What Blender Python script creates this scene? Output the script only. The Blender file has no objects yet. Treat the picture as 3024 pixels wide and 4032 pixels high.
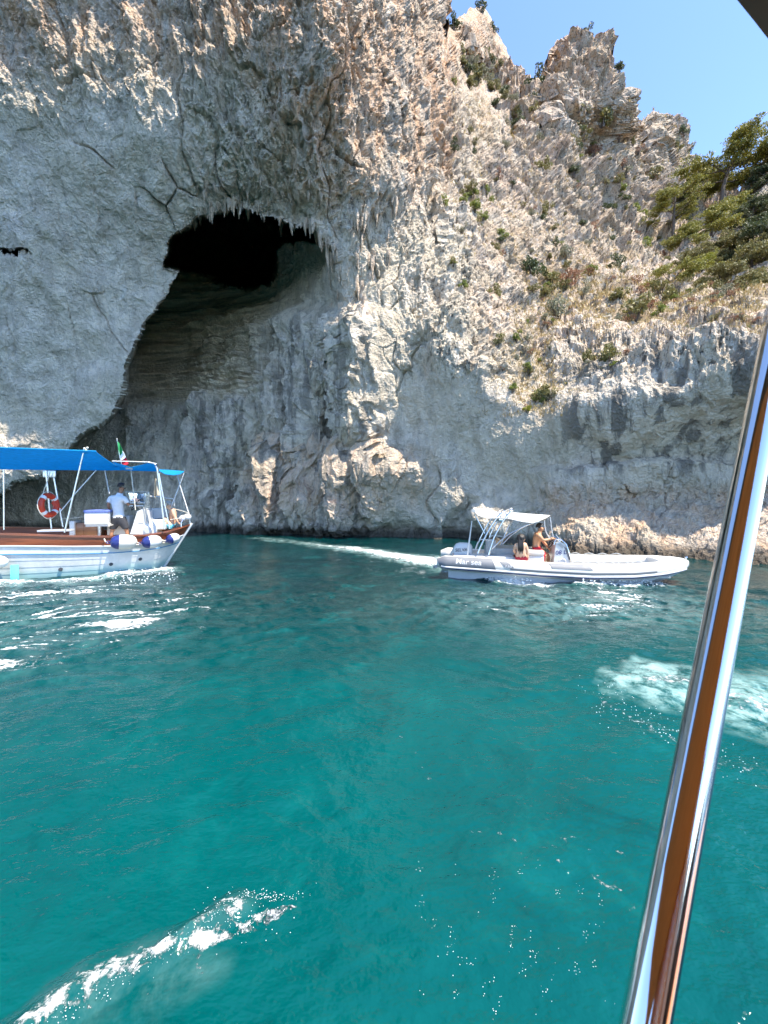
import bpy, bmesh, math, random
import numpy as np
from mathutils import Vector, Matrix

# ------------------------------------------------------------------ camera, sky, sun, exposure
scene = bpy.context.scene
col = scene.collection
FPX, CX, HZ, CAMZ = 1514.0, 1512.0, 1960.0, 2.2      # focal length and horizon in photo pixels, eye height in metres
cam_data = bpy.data.cameras.new('camera')
cam = bpy.data.objects.new('camera', cam_data)
col.objects.link(cam)
cam.location = (0, 0, CAMZ)
cam.rotation_euler = (math.radians(90), 0, 0)
cam_data.sensor_fit = 'VERTICAL'
cam_data.sensor_height = 36.0
cam_data.lens = FPX / 4032 * 36.0
cam_data.shift_y = -(2016 - HZ) / 4032
cam_data.clip_start = 0.02
cam_data.clip_end = 6000
cam_data.dof.use_dof = True
cam_data.dof.focus_distance = 14.0
cam_data.dof.aperture_fstop = 11.0
scene.camera = cam

SUN_DIR = Vector((0.40, -0.24, 0.90)).normalized()    # towards the sun
elev = math.asin(SUN_DIR.z)
world = bpy.data.worlds.new('World')
scene.world = world
world.use_nodes = True
wn = world.node_tree
bg = wn.nodes['Background']
sky = wn.nodes.new('ShaderNodeTexSky')
sky.sky_type = 'NISHITA'
sky.sun_disc = False
sky.sun_elevation = elev
sky.sun_rotation = math.atan2(SUN_DIR.x, SUN_DIR.y)
sky.altitude = 0
sky.air_density = 0.62
sky.dust_density = 0.0
sky.ozone_density = 3.0
wn.links.new(sky.outputs[0], bg.inputs[0])
bg.inputs[1].default_value = 0.15
sd = bpy.data.lights.new('sun', 'SUN')
sd.energy = 3.0
sd.angle = math.radians(0.55)
sd.color = (1.0, 0.92, 0.79)
sun = bpy.data.objects.new('sun', sd)
sun.rotation_euler = SUN_DIR.to_track_quat('Z', 'Y').to_euler()
sun.location = (20, -20, 60)
col.objects.link(sun)
scene.view_settings.view_transform = 'Standard'
scene.view_settings.look = 'None'
scene.view_settings.exposure = 2.0
scene.view_settings.gamma = 1.0
scene.cycles.max_bounces = 6
scene.cycles.diffuse_bounces = 4
scene.cycles.glossy_bounces = 3
scene.cycles.transmission_bounces = 4
scene.cycles.caustics_reflective = False
scene.cycles.caustics_refractive = False

rng = np.random.default_rng(11)
random.seed(11)

# ------------------------------------------------------------------ helpers
def at(px, py, Y):
    """world point seen at a photo pixel, Y metres out from the camera"""
    return Vector(((px - CX) / FPX * Y, Y, CAMZ - (py - HZ) / FPX * Y))

def sstep(a, b, x):
    t = np.clip((x - a) / (b - a), 0, 1)
    return t * t * (3 - 2 * t)

_perm = rng.permutation(256).astype(np.int32)
_perm = np.concatenate([_perm, _perm, _perm])
_gr = rng.normal(size=(256, 3)).astype(np.float32)
_gr /= np.linalg.norm(_gr, axis=1)[:, None]

def gnoise(P, off=0.0):
    P = P.astype(np.float32) + np.float32(off)
    i = np.floor(P).astype(np.int32)
    f = P - i
    u = f * f * f * (f * (f * 6 - 15) + 10)
    i &= 255
    out = 0
    X, Y, Z = i[:, 0], i[:, 1], i[:, 2]
    for dx in (0, 1):
        wx = u[:, 0] if dx else 1 - u[:, 0]
        hx = _perm[X + dx]
        for dy in (0, 1):
            wy = u[:, 1] if dy else 1 - u[:, 1]
            hy = _perm[hx + Y + dy]
            for dz in (0, 1):
                wz = u[:, 2] if dz else 1 - u[:, 2]
                g = _gr[_perm[hy + Z + dz]]
                d = g[:, 0] * (f[:, 0] - dx) + g[:, 1] * (f[:, 1] - dy) + g[:, 2] * (f[:, 2] - dz)
                out = out + wx * wy * wz * d
    return out * 1.6

def fbm(P, scale, octs=4, gain=0.5, off=0.0, ridged=False):
    P = P * np.asarray(scale, dtype=np.float32)
    a, s, t = 1.0, 0.0, 0.0
    for k in range(octs):
        n = gnoise(P, off + 17.3 * k)
        if ridged:
            n = 1 - 2 * np.abs(n)
        s = s + a * n
        t += a
        P = P * 2.03
        a *= gain
    return s / t

def worley(P, scale, off=0.0, jit=0.8):
    """F1, F2 and a random value of the nearest cell (searched in the eight nearest cells)"""
    P = P.astype(np.float32) * np.asarray(scale, dtype=np.float32) + np.float32(off)
    i = np.floor(P - 0.5).astype(np.int32)
    f = P - i
    i &= 255
    F1 = np.full(len(P), 9.0, np.float32)
    F2 = F1.copy()
    ID = np.zeros(len(P), np.float32)
    for dx in (0, 1):
        hx = _perm[i[:, 0] + dx]
        for dy in (0, 1):
            hy = _perm[hx + i[:, 1] + dy]
            for dz in (0, 1):
                h = _perm[hy + i[:, 2] + dz]
                r = _gr[h] * np.float32(0.5 * jit)
                d = np.sqrt((dx + .5 + r[:, 0] - f[:, 0]) ** 2 + (dy + .5 + r[:, 1] - f[:, 1]) ** 2 + (dz + .5 + r[:, 2] - f[:, 2]) ** 2)
                m = d < F1
                F2 = np.where(m, F1, np.minimum(F2, d))
                ID = np.where(m, h / np.float32(255.0), ID)
                F1 = np.where(m, d, F1)
    return F1, F2, ID

class TPS:
    def __init__(self, pts, smooth=0.02):
        p = np.array(pts, float)
        self.c = p[:, :2] / 1000
        n = len(p)
        K = self.k(self.c, self.c) + smooth * np.eye(n)
        A = np.zeros((n + 3, n + 3))
        A[:n, :n] = K
        A[:n, n] = 1
        A[:n, n + 1:] = self.c
        A[n:, :n] = A[:n, n:].T
        self.w = np.linalg.solve(A, np.concatenate([p[:, 2], [0, 0, 0]]))
    def k(self, a, b):
        d2 = ((a[:, None, :] - b[None, :, :]) ** 2).sum(-1)
        return 0.5 * d2 * np.log(d2 + 1e-9)
    def __call__(self, px, py):
        """evaluated on a coarse lattice, then interpolated"""
        gx, gy = np.linspace(px.min(), px.max() + 1, 260), np.linspace(py.min(), py.max() + 1, 260)
        A = self.exact(*np.meshgrid(gx, gy))
        u = (px - gx[0]) / (gx[1] - gx[0])
        v = (py - gy[0]) / (gy[1] - gy[0])
        i, j = np.clip(v.astype(int), 0, 258), np.clip(u.astype(int), 0, 258)
        u, v = u - j, v - i
        return (A[i, j] * (1 - u) + A[i, j + 1] * u) * (1 - v) + (A[i + 1, j] * (1 - u) + A[i + 1, j + 1] * u) * v
    def exact(self, px, py):
        q = np.stack([px.ravel(), py.ravel()], 1) / 1000
        out = np.empty(len(q))
        n = len(self.c)
        for s in range(0, len(q), 40000):
            b = q[s:s + 40000]
            out[s:s + 40000] = self.k(b, self.c) @ self.w[:n] + self.w[n] + b @ self.w[n + 1:]
        return out.reshape(px.shape)

def poly_sd(px, py, poly):
    """signed distance in photo pixels to a polygon, positive inside"""
    q0 = np.stack([px.ravel(), py.ravel()], 1).astype(np.float32)
    P = np.array(poly, np.float32)
    lo, hi = P.min(0) - 130, P.max(0) + 130
    sel = np.where((q0 > lo).all(1) & (q0 < hi).all(1))[0]
    q = q0[sel]
    d = np.full(len(q), 1e9, np.float32)
    ins = np.zeros(len(q), bool)
    for a, b in zip(P, np.roll(P, -1, 0)):
        e = b - a
        w = q - a
        t = np.clip((w @ e) / (e @ e), 0, 1)
        d = np.minimum(d, ((w - t[:, None] * e) ** 2).sum(1))
        c = (a[1] <= q[:, 1]) != (b[1] <= q[:, 1])
        xx = a[0] + (q[:, 1] - a[1]) / (b[1] - a[1] if b[1] != a[1] else 1e-9) * e[0]
        ins ^= c & (q[:, 0] < xx)
    d = np.sqrt(d)
    out = np.full(len(q0), -130.0, np.float32)
    out[sel] = np.where(ins, d, -d)
    return out.reshape(px.shape)

def grid_mesh(name, P, keep=None, attrs=None, smooth=True, bridge=None):
    """rows x cols of points -> mesh object data"""
    R, C = P.shape[:2]
    idx = np.arange(R * C).reshape(R, C)
    q = np.stack([idx[:-1, :-1], idx[:-1, 1:], idx[1:, 1:], idx[1:, :-1]], -1).reshape(-1, 4)
    if keep is not None:
        q = q[keep.reshape(-1)]
    if bridge is not None:                      # sew two columns together over the given rows
        a, b, n = bridge
        i = np.arange(n)
        q = np.concatenate([q, np.stack([idx[i, a], idx[i, b], idx[i + 1, b], idx[i + 1, a]], -1)])
    me = bpy.data.meshes.new(name)
    me.vertices.add(R * C)
    me.vertices.foreach_set('co', P.reshape(-1).astype(np.float32))
    me.loops.add(len(q) * 4)
    me.loops.foreach_set('vertex_index', q.reshape(-1).astype(np.int32))
    me.polygons.add(len(q))
    me.polygons.foreach_set('loop_start', np.arange(0, len(q) * 4, 4, dtype=np.int32))
    me.polygons.foreach_set('loop_total', np.full(len(q), 4, np.int32))
    me.polygons.foreach_set('use_smooth', np.full(len(q), smooth))
    me.update(calc_edges=True)
    for k, v in (attrs or {}).items():
        a = me.attributes.new(k, 'FLOAT', 'POINT')
        a.data.foreach_set('value', v.reshape(-1).astype(np.float32))
    return me

def link(name, me, mat=None, parent=None, label=None, cat=None, group=None, kind=None):
    o = bpy.data.objects.new(name, me)
    col.objects.link(o)
    if mat is not None and me is not None and len(me.materials) == 0:
        me.materials.append(mat)
    if parent is not None:
        o.parent = parent
    for k, v in (('label', label), ('category', cat), ('group', group), ('kind', kind)):
        if v:
            o[k] = v
    return o

# ------------------------------------------------------------------ node material helper
class NM:
    def __init__(self, name):
        self.m = bpy.data.materials.new(name)
        self.m.use_nodes = True
        self.t = self.m.node_tree
        self.b = self.t.nodes['Principled BSDF']
    def n(self, typ, **kw):
        nd = self.t.nodes.new(typ)
        for k, v in kw.items():
            if k.startswith('i_'):
                key = k[2:]
                key = int(key) if key.isdigit() else key.replace('_', ' ')
                self.set(nd.inputs[key], v)
            else:
                setattr(nd, k, v)
        return nd
    def set(self, sock, v):
        if isinstance(v, bpy.types.NodeSocket):
            self.t.links.new(v, sock)
        elif isinstance(v, (tuple, list)) and len(v) == 3 and sock.type == 'RGBA':
            sock.default_value = (*v, 1)
        else:
            sock.default_value = v
    def co(self):
        return self.n('ShaderNodeTexCoord').outputs['Object']
    def mapping(self, v, scale=(1, 1, 1), rot=(0, 0, 0), loc=(0, 0, 0)):
        return self.n('ShaderNodeMapping', i_Vector=v, i_Scale=scale, i_Rotation=rot, i_Location=loc).outputs[0]
    def noise(self, v, s, d=6, r=0.6, dist=0.0):
        return self.n('ShaderNodeTexNoise', i_Vector=v, i_Scale=s, i_Detail=d, i_Roughness=r, i_Distortion=dist).outputs['Fac']
    def voro(self, v, s, feature='F1', rnd=1.0):
        return self.n('ShaderNodeTexVoronoi', feature=feature, i_Vector=v, i_Scale=s, i_Randomness=rnd).outputs['Distance']
    def ramp(self, f, a, b, lo=0.0, hi=1.0):
        return self.n('ShaderNodeMapRange', interpolation_type='SMOOTHSTEP', i_0=f, i_1=a, i_2=b, i_3=lo, i_4=hi).outputs[0]
    def mix(self, f, a, b, mode='MIX'):
        nd = self.t.nodes.new('ShaderNodeMix')
        nd.data_type = 'RGBA'
        nd.blend_type = mode
        self.set(nd.inputs[0], f)
        self.set(nd.inputs[6], a if not isinstance(a, tuple) else (*a[:3], 1))
        self.set(nd.inputs[7], b if not isinstance(b, tuple) else (*b[:3], 1))
        return nd.outputs[2]
    def math(self, op, a, b=0.0, c=None):
        nd = self.n('ShaderNodeMath', operation=op, i_0=a, i_1=b)
        if c is not None:
            self.set(nd.inputs[2], c)
        return nd.outputs[0]
    def attr(self, name):
        return self.n('ShaderNodeAttribute', attribute_name=name).outputs['Fac']
    def bump(self, h, strength=0.5, dist=0.05, normal=None):
        nd = self.n('ShaderNodeBump', i_Height=h, i_Strength=strength, i_Distance=dist)
        if normal is not None:
            self.t.links.new(normal, nd.inputs['Normal'])
        return nd.outputs[0]
    def out(self, base=None, rough=None, normal=None, **kw):
        if base is not None:
            self.set(self.b.inputs['Base Color'], base)
        if rough is not None:
            self.set(self.b.inputs['Roughness'], rough)
        if normal is not None:
            self.set(self.b.inputs['Normal'], normal)
        for k, v in kw.items():
            self.set(self.b.inputs[k.replace('_', ' ')], v)
        return self.m

def plain(name, rgb, rough=0.5, metal=0.0, grain=0.08, gs=30.0, coat=0.0):
    m = NM(name)
    f = m.noise(m.co(), gs, 5, 0.6)
    c = m.mix(m.ramp(f, 0.3, 0.7), tuple(x * (1 - grain) for x in rgb), tuple(min(1, x * (1 + grain)) for x in rgb))
    r = m.ramp(f, 0.2, 0.8, rough * 0.85, min(1, rough * 1.15))
    m.out(c, r, Metallic=metal)
    if coat:
        m.b.inputs['Coat Weight'].default_value = coat
    return m.m
# ------------------------------------------------------------------ limestone
def rock_material():
    m = NM('limestone')
    P = m.co()
    warm, strata, wet, streak_amt = m.attr('warm'), m.attr('strata'), m.attr('wet'), m.attr('streak')
    lich_shade, soil = m.attr('lich_shade'), m.attr('soil')
    big = m.noise(P, 0.22, 3, 0.6, 0.6)
    mid = m.noise(P, 1.3, 5, 0.68, 0.4)
    fine = m.noise(P, 5.5, 4, 0.7)
    drip = m.noise(m.mapping(P, (1.0, 1.0, 0.14)), 1.5, 4, 0.65, 0.4)
    c = m.mix(m.ramp(mid, 0.32, 0.68), (0.56, 0.475, 0.375), (0.84, 0.725, 0.585))
    c = m.mix(m.ramp(big, 0.44, 0.62, 0, 0.6), c, (0.64, 0.54, 0.39))
    c = m.mix(m.ramp(big, 0.42, 0.30, 0, 0.5), c, (0.68, 0.58, 0.51))
    wf = m.math('MULTIPLY', warm, m.ramp(m.math('ADD', drip, m.math('MULTIPLY', mid, 0.4)), 0.58, 0.84))
    c = m.mix(wf, c, (0.64, 0.34, 0.15))
    c = m.mix(m.math('MULTIPLY', warm, 0.45), c, (0.62, 0.47, 0.36))
    # dark seepage streaks down the wall; in the grotto they paint fold shade
    sf = m.math('MULTIPLY', streak_amt, m.ramp(drip, 0.52, 0.40))
    c = m.mix(m.math('MULTIPLY', sf, 0.8), c, (0.12, 0.11, 0.095))
    # white calcite runs
    c = m.mix(m.ramp(drip, 0.62, 0.76, 0, 0.5), c, (0.70, 0.69, 0.66))
    # dark spots: lichen, and the shade of rock pits painted in
    spk = m.noise(m.mapping(P, (1.0, 1.0, 0.42)), 3.4, 4, 0.78, 0.3)
    spot = m.math('ADD', m.math('MULTIPLY', spk, 0.6), m.math('MULTIPLY', fine, 0.4))
    c = m.mix(m.math('MULTIPLY', m.ramp(spot, 0.50, 0.40), lich_shade), c, (0.115, 0.10, 0.082))
    c = m.mix(m.math('MULTIPLY', m.ramp(spot, 0.54, 0.64, 0, 0.8), lich_shade), c, (0.80, 0.75, 0.67))
    # dry grass stain where soil holds
    c = m.mix(m.math('MULTIPLY', soil, m.ramp(m.math('ADD', m.math('MULTIPLY', big, 0.4), m.math('MULTIPLY', mid, 0.6)), 0.46, 0.60)), c, (0.22, 0.16, 0.085))
    # bedded brown layer in the back of the grotto
    band = m.noise(m.mapping(P, (0.12, 0.12, 2.2), (0.12, 0.05, 0)), 1.6, 4, 0.65, 0.25)
    sc = m.mix(m.ramp(band, 0.36, 0.64), (0.44, 0.345, 0.23), (0.88, 0.72, 0.50))
    sc = m.mix(m.math('MULTIPLY', warm, 0.8), sc, (0.52, 0.30, 0.12))
    c = m.mix(strata, c, sc)
    # dark algae just above the water
    c = m.mix(wet, c, (0.06, 0.052, 0.04))
    h = m.math('ADD', m.math('ADD', fine, m.math('MULTIPLY', mid, 1.0)), m.math('MULTIPLY', spk, 0.8))
    m.out(c, 0.9, m.bump(h, 1.0, 0.26), **{'Specular_IOR_Level': 0.2})
    return m.m
ROCK = rock_material()

# ------------------------------------------------------------------ the cliff: wall, grotto, slope and crags as one continuous sheet of rock
front = TPS([
    (-600,2150,24),(-250,2150,24.5),(300,2150,26),(600,2120,27),(900,2110,26),(1200,2115,24),(1500,2120,22.2),(1760,2140,19.5),
    (-600,1700,20),(-250,1900,20.8),(0,1950,20.9),(250,1800,21),(430,1660,21),(500,1500,21),(540,1370,21),(650,1180,20.8),(750,930,20.2),
    (-600,1300,19),(0,1600,20.5),(-200,1650,20.9),(100,1720,21.0),(200,1500,20.3),(350,1300,20.3),(0,1250,19.5),(100,1000,18.9),(450,1000,19.6),(600,800,18.7),(0,750,17.9),(300,650,17.6),
    (600,500,17.3),(-600,500,16.8),(0,450,17.1),(300,300,17.1),(0,100,16.7),(400,0,16.8),(800,0,17.0),(900,300,17.2),(1000,600,18.3),(900,820,19.6),(1150,860,19.9),
    (-600,-450,15.2),(0,-450,15.4),(600,-450,15.8),(1100,-450,16.2),
    (1150,0,16.6),(1200,400,17.6),(1250,700,18.8),(1300,950,19.8),(1350,0,17.2),(1400,400,18.2),(1450,700,19.4),(1350,-450,17),
    (1500,0,19.2),(1550,300,20.4),(1550,-450,19.5),(1560,700,21.2),(1650,900,22.3),(1700,500,24),(1735,0,25.5),(1735,-450,26),(1720,250,25),
    (1400,1100,20.6),(1380,1300,21.5),(1500,1300,20.6),(1500,1600,20.8),(1480,1850,21.6),(1350,1900,23),(1700,1200,21.6),(1700,1480,19.9),(1720,1850,20.6),(1900,2000,19.4),(1560,1500,20.3),(1560,1700,21.3),
])
slope = TPS([
    (1500,2125,22.2),(1760,2140,19.5),(1860,2145,18.6),(2030,2155,17.6),(2200,2165,15.4),(2350,2175,14.2),(2500,2190,13.4),(2720,2205,12.8),(3024,2215,12.4),(3400,2240,11.8),
    (2080,1990,18.6),(2200,1950,18.0),(2400,1915,17.3),(2650,1905,16.3),(2900,1930,15.2),(3400,1940,13.8),(2400,2040,16.2),(2650,2050,15.0),
    (2400,1840,17.0),(2420,1500,16.4),(2700,1760,16.0),(2700,1430,15.5),(2950,1360,15.0),(2950,1750,15.4),(3400,1350,14.2),(3400,1750,14.6),
    (1900,1900,20.0),(1900,1520,18.8),(1700,1500,19.9),(1700,1850,20.6),(2060,1860,19.2),(2060,1720,18.6),(2230,1720,17.6),
    (1880,1440,18.9),(2250,1540,17.0),(2450,1440,16.5),(2700,1370,15.9),(3000,1310,15.4),(3400,1280,14.8),
    (2120,1650,19.0),(2150,1500,21.0),(2150,1330,24.2),(2000,1400,20.8),(2020,1250,23.5),
    (2100,1235,27),(2300,1260,25),(2400,1250,24),(2700,1290,19.5),(2950,1240,17.6),(3200,1240,16.5),(2400,1130,31),(2700,1160,28),(2900,1150,25),(3024,1130,24),(3400,1100,22),
    (1750,1000,23.2),(1800,1200,21.6),(1740,1330,20.6),(1700,1100,21.8),(1650,900,23),(1850,820,28),(1880,600,34),(1820,400,38),(1800,200,46),(1600,300,31),(1600,600,28),(1600,0,36),(1740,150,42),
    (2000,1000,29),(2000,750,37),(2000,480,50),(2100,340,66),(2300,1030,37),(2300,700,47),(2300,400,57),(2300,150,66),(2200,300,58),(2430,350,64),
    (2450,600,58),(2550,850,52),(2600,500,72),(2700,700,68),(2600,1030,40),(2800,920,44),(2950,900,40),(3024,900,38),(2900,780,58),(3400,800,34),(3024,780,50),
    (1890,30,92),(1900,250,78),(2000,250,82),
])
cave = TPS([
    (-600,2150,30),(-100,2130,30),(150,2120,29.5),(300,2110,27),(600,2095,26.6),(900,2090,26.0),(1100,2098,24.8),(1380,2110,22.9),
    (-600,1900,27),(0,1960,28),(200,1950,29.5),(330,1760,29),(420,1700,28.5),(330,1950,28),(600,1900,27.2),(900,1900,25.8),(1000,1720,25.6),(700,1680,28.6),(600,1600,31),(520,1520,34),
    (400,1400,35),(600,1420,34.5),(800,1420,33),(600,1250,33.2),(800,1180,34.5),(1000,1160,32),(950,1400,29.6),(1080,1500,26.6),(1150,1250,26),(1200,1050,25),(1290,960,22),
    (1400,1300,21.6),(1350,1500,22.6),(1250,1600,23.6),(1200,1820,24.4),(1300,1720,23.4),(1500,1700,21.2),(1500,1300,20.6),(700,900,36),(900,860,34),(1100,850,31),(1250,880,25),(1000,760,30),(600,1000,35),
])
CAVE = [(-700,2300),(-420,2120),(-250,2010),(0,1950),(80,1890),(169,1864),(250,1800),(333,1705),(400,1669),(429,1662),(465,1611),(494,1539),(508,1430),(537,1373),(581,1271),
        (653,1177),(711,1054),(740,968),(750,900),(790,865),(860,850),(950,815),(1020,850),(1080,862),(1150,895),(1210,905),(1262,940),(1310,1000),(1345,1100),(1385,1300),
        (1400,1500),(1390,1800),(1390,2300)]
HOLE = [(700,1062),(745,1085),(800,1105),(850,1140),(900,1148),(1036,1150),(1085,1118),(1092,1047),(1100,985),(1125,962),(1200,955),(1255,968),(1262,940),(1215,900),
        (1150,890),(1080,858),(1020,845),(950,808),(860,845),(790,860),(735,900),(660,960),(640,1050)]
SLIT = [(1735,2200),(1742,2120),(1762,2050),(1790,2000),(1840,1962),(1872,1978),(1868,2030),(1890,2110),(1960,2200)]
HOLE2 = [(5,985),(60,985),(130,995),(140,1006),(80,1012),(20,1003)]
ALCOVE = [(1246,1560),(1262,1490),(1300,1462),(1350,1475),(1385,1530),(1400,1640),(1390,1740),(1330,1800),(1240,1840),(1200,1790),(1220,1680)]
FLANK = [(1728,-600),(1727,0),(1722,150),(1712,330),(1700,560),(1672,760),(1640,900),(1640,1500),(3600,1500),(3600,-600)]
SKYL = [(-900,-430),(1734,-430),(1735.5,125),(1760,120),(1790,95),(1830,60),(1862,38),(1900,28),(1930,70),(1948,130),(1962,150),(1985,190),(2005,240),(2030,290),(2060,315),(2100,335),(2138,345),
        (2148,250),(2165,205),(2195,160),(2235,165),(2270,158),(2330,155),(2362,180),(2380,240),(2430,295),(2455,340),(2480,395),(2505,460),(2517,540),(2532,490),(2560,462),(2600,455),(2615,505),
        (2650,528),(2672,560),(2700,630),(2740,675),(2765,715),(2785,760),(2850,782),(2900,790),(2960,780),(3100,740),(3600,700)]
ledge_x = np.array([900,1000,1060,1105,1150,1190,1243,1300,1360,1413,1500,1600,1750,1900])
ledge_y = np.array([1990,1880,1800,1772,1790,1848,1857,1830,1800,1772,1770,1772,1790,1800])

def cliff_depth(px, py):
    q = np.stack([px.ravel() / 60, py.ravel() / 60, np.zeros(px.size)], 1)
    n1 = (fbm(q, 1.0, 4, 0.55) * 22).reshape(px.shape)
    n2 = (fbm(q, 1.0, 4, 0.55, 91.0) * 22).reshape(px.shape)
    sx, sy = px + n1 * 0.6, py + n2 * 0.6
    pc = np.maximum(px, -650)      # the coast simply runs on to the left
    Yf, Ys, Yc = front(pc, py), slope(px, py), cave(pc, py)
    Yc = np.where(Yc > 24.5, 24.5 + (Yc - 24.5) * 0.72, Yc)
    # the flank of the main wall stands in front of the receding slope
    right = sstep(1560, 1740, px) * sstep(820, 1150, py)
    d = poly_sd(sx, sy, FLANK)
    mf = np.clip(np.maximum(sstep(-14, 6, d) * (1 - sstep(820, 1050, py) * (1 - sstep(1690, 1790, px))), right), 0, 1)
    mf = np.where(behind[None, :] & (py < 1000), 1.0, mf)
    Y = Yf * (1 - mf) + Ys * mf
    # ledges that catch the sun
    dl = py + n2 * 1.3 - np.interp(px, ledge_x, ledge_y)
    prot = 1.1 * sstep(-5, 80, dl) * (1 - sstep(50, 400, dl)) * sstep(900, 1090, px) * (1 - sstep(1520, 1780, px))
    # grotto
    dc = poly_sd(sx, sy, CAVE)
    w = 9 + 42 * sstep(1200, 1370, px)
    mc = sstep(-w * 0.5, w, dc)
    Y = Y * (1 - mc) + Yc * mc
    Y = Y - prot
    da = poly_sd(sx, sy, ALCOVE)
    Y = Y + 1.3 * sstep(-8, 40, da)
    # shelf across the wall on the right and the long thin ledge
    dr = py + n2 * 0.7 - np.interp(px, [2000, 2150, 2350, 2560, 2900, 3100], [1850, 1835, 1840, 1800, 1800, 1790])
    Y = Y - 0.55 * sstep(-4, 26, dr) * (1 - sstep(60, 170, dr)) * sstep(2050, 2180, px)
    # hole and slits
    dh = poly_sd(px + n1 * 1.1, py + n2 * 1.1, HOLE)
    mh = sstep(-6, 30, dh)
    Y = Y * (1 - mh) + 62 * mh
    ms = sstep(-30, 45, poly_sd(sx, sy, SLIT))
    Y = Y + 1.3 * ms
    m2 = sstep(-3, 8, poly_sd(sx, sy, HOLE2))
    Y = Y + 6 * m2
    # crags: one behind the other
    p2 = poly_sd(sx, sy, [(2140,330),(2150,250),(2165,190),(2195,100),(2380,100),(2520,480),(2530,700),(2500,760),(2350,690),(2200,640),(2090,560)])
    Y = Y - 13.0 * sstep(-10, 70, p2) * sstep(680, 330, py)
    p3 = poly_sd(sx, sy, [(2516,480),(2545,400),(2620,400),(2800,760),(2700,860),(2560,840),(2515,740)])
    Y = Y - 6.0 * sstep(-14, 60, p3) * sstep(840, 560, py)
    p1 = poly_sd(sx, sy, [(1780,60),(1850,0),(1930,0),(2060,290),(2060,340),(1960,360),(1800,200)])
    Y = Y - 6.0 * sstep(-10, 50, p1)
    for (x0, y0), (x1, y1) in (((2150, 230), (2105, 640)), ((2517, 480), (2532, 780)), ((2062, 290), (2000, 620))):
        t = np.clip((py - y0) / (y1 - y0), 0, 1)
        Y = Y + 5.0 * np.exp(-((sx - (x0 + (x1 - x0) * t)) / 11) ** 2) * sstep(y0 - 60, y0, py) * (1 - sstep(y1 - 120, y1, py))
    return Y, mc, mh, mf

STEP = 3.7
us = np.concatenate([-800 - 5200 * np.linspace(1, 0, 40, endpoint=False) ** 1.6, np.linspace(-800, -60, 60, endpoint=False), np.arange(-60, 1735, STEP), np.arange(1668, 1733, STEP), np.arange(1735.6, 3080, STEP), np.linspace(3084, 3500, 40)])
vs = np.concatenate([np.linspace(0, 1, int(1345 / STEP), endpoint=False), np.linspace(1, 2, int(1330 / (STEP * 1.15)))])
n_l = int(np.argmax(np.diff(us) < 0)) + 1                # columns of the main wall
n_e = int(len(np.arange(1668, 1733, STEP)))             # columns of the slope that pass behind its flank
behind = (np.arange(len(us)) >= n_l) & (np.arange(len(us)) < n_l + n_e)
skyl = np.interp(us, [s[0] for s in SKYL], [s[1] for s in SKYL])
jag = fbm(np.stack([us / 16, us * 0, us * 0], 1), 1, 4, 0.6) * 20
skyl = np.where(us > 1735, skyl + jag - 6, skyl)
skyl = np.where(behind, 125.0, skyl)
PY = np.where(vs[:, None] < 1, 2235 - 1345 * vs[:, None], 890 + (skyl[None, :] - 890) * (vs[:, None] - 1))
PX = np.repeat(us[None, :], len(vs), 0)
Y, MC, MH, MF = cliff_depth(PX, PY)
base = np.stack([(PX - CX) / FPX * Y, Y, CAMZ - (PY - HZ) / FPX * Y], -1)

def grid_normals(P):
    du = np.gradient(P, axis=1)
    dv = np.gradient(P, axis=0)
    n = np.cross(du, dv)
    n /= np.linalg.norm(n, axis=-1, keepdims=True) + 1e-9
    return n

nrm = grid_normals(base)
flip = (nrm[..., 1] > 0)
nrm[flip] *= -1
Pf = base.reshape(-1, 3)
far = sstep(26, 48, Y).reshape(-1) * (1 - MC.reshape(-1))
pxf, pyf = PX.reshape(-1), PY.reshape(-1)
# smooth scoured wall low down, rough karst high up and right
rough = np.clip(0.75 * sstep(1250, 700, pyf) * sstep(600, 1000, pxf) + sstep(620, 250, pyf) * 0.9 + sstep(1450, 1700, pxf) * sstep(1560, 1400, pyf) + 0.45 * sstep(2050, 2200, pxf) * sstep(1860, 1930, pyf) + sstep(1700, 1900, pxf) * 0.10, 0.12, 1)
rough = np.maximum(rough, 0.40 * np.exp(-((pyf - np.interp(pxf, ledge_x, ledge_y) - 60) / 110) ** 2) * (pxf > 950) * (pxf < 1800))
rough = rough * (1 - 0.4 * sstep(1330, 1420, pxf) * sstep(1000, 800, pyf) * (pxf < 1736))
drape = np.clip(sstep(1000, 600, pyf) * sstep(600, 900, pxf) * (1 - sstep(1750, 1850, pxf)) + 0.75 * np.exp(-((pxf - 1420) / 110) ** 2) * sstep(1500, 1200, pyf), 0, 1)
view = base - np.array([0, 0, CAMZ])
view /= np.linalg.norm(view, axis=-1, keepdims=True)
graze = np.abs((view * nrm).sum(-1)).reshape(-1)
calm = sstep(0.03, 0.22, graze)
fold = np.clip(sstep(700, 900, pxf) * sstep(1180, 1320, pyf) * sstep(1600, 1400, pxf) + 0.5 * sstep(450, 550, pxf) * sstep(1560, 1650, pyf) * sstep(1600, 1400, pxf), 0, 1)
h = 0.95 * fbm(Pf, 0.16, 4, 0.55, 3.0)
ribs = sstep(1600, 1760, pxf) * sstep(1560, 1380, pyf) + 0.8 * sstep(1000, 1300, pxf) * sstep(900, 700, pyf) * (pxf < 1736)
h += 1.25 * (fbm(Pf, (0.24, 0.24, 0.085), 3, 0.55, 111.0, True) - 0.3) * np.clip(ribs, 0, 1)
wp = Pf + 0.7 * np.stack([fbm(Pf, 0.45, 3, 0.6, 6.0), fbm(Pf, 0.45, 3, 0.6, 7.0), fbm(Pf, 0.45, 2, 0.6, 8.0)], 1)
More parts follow.
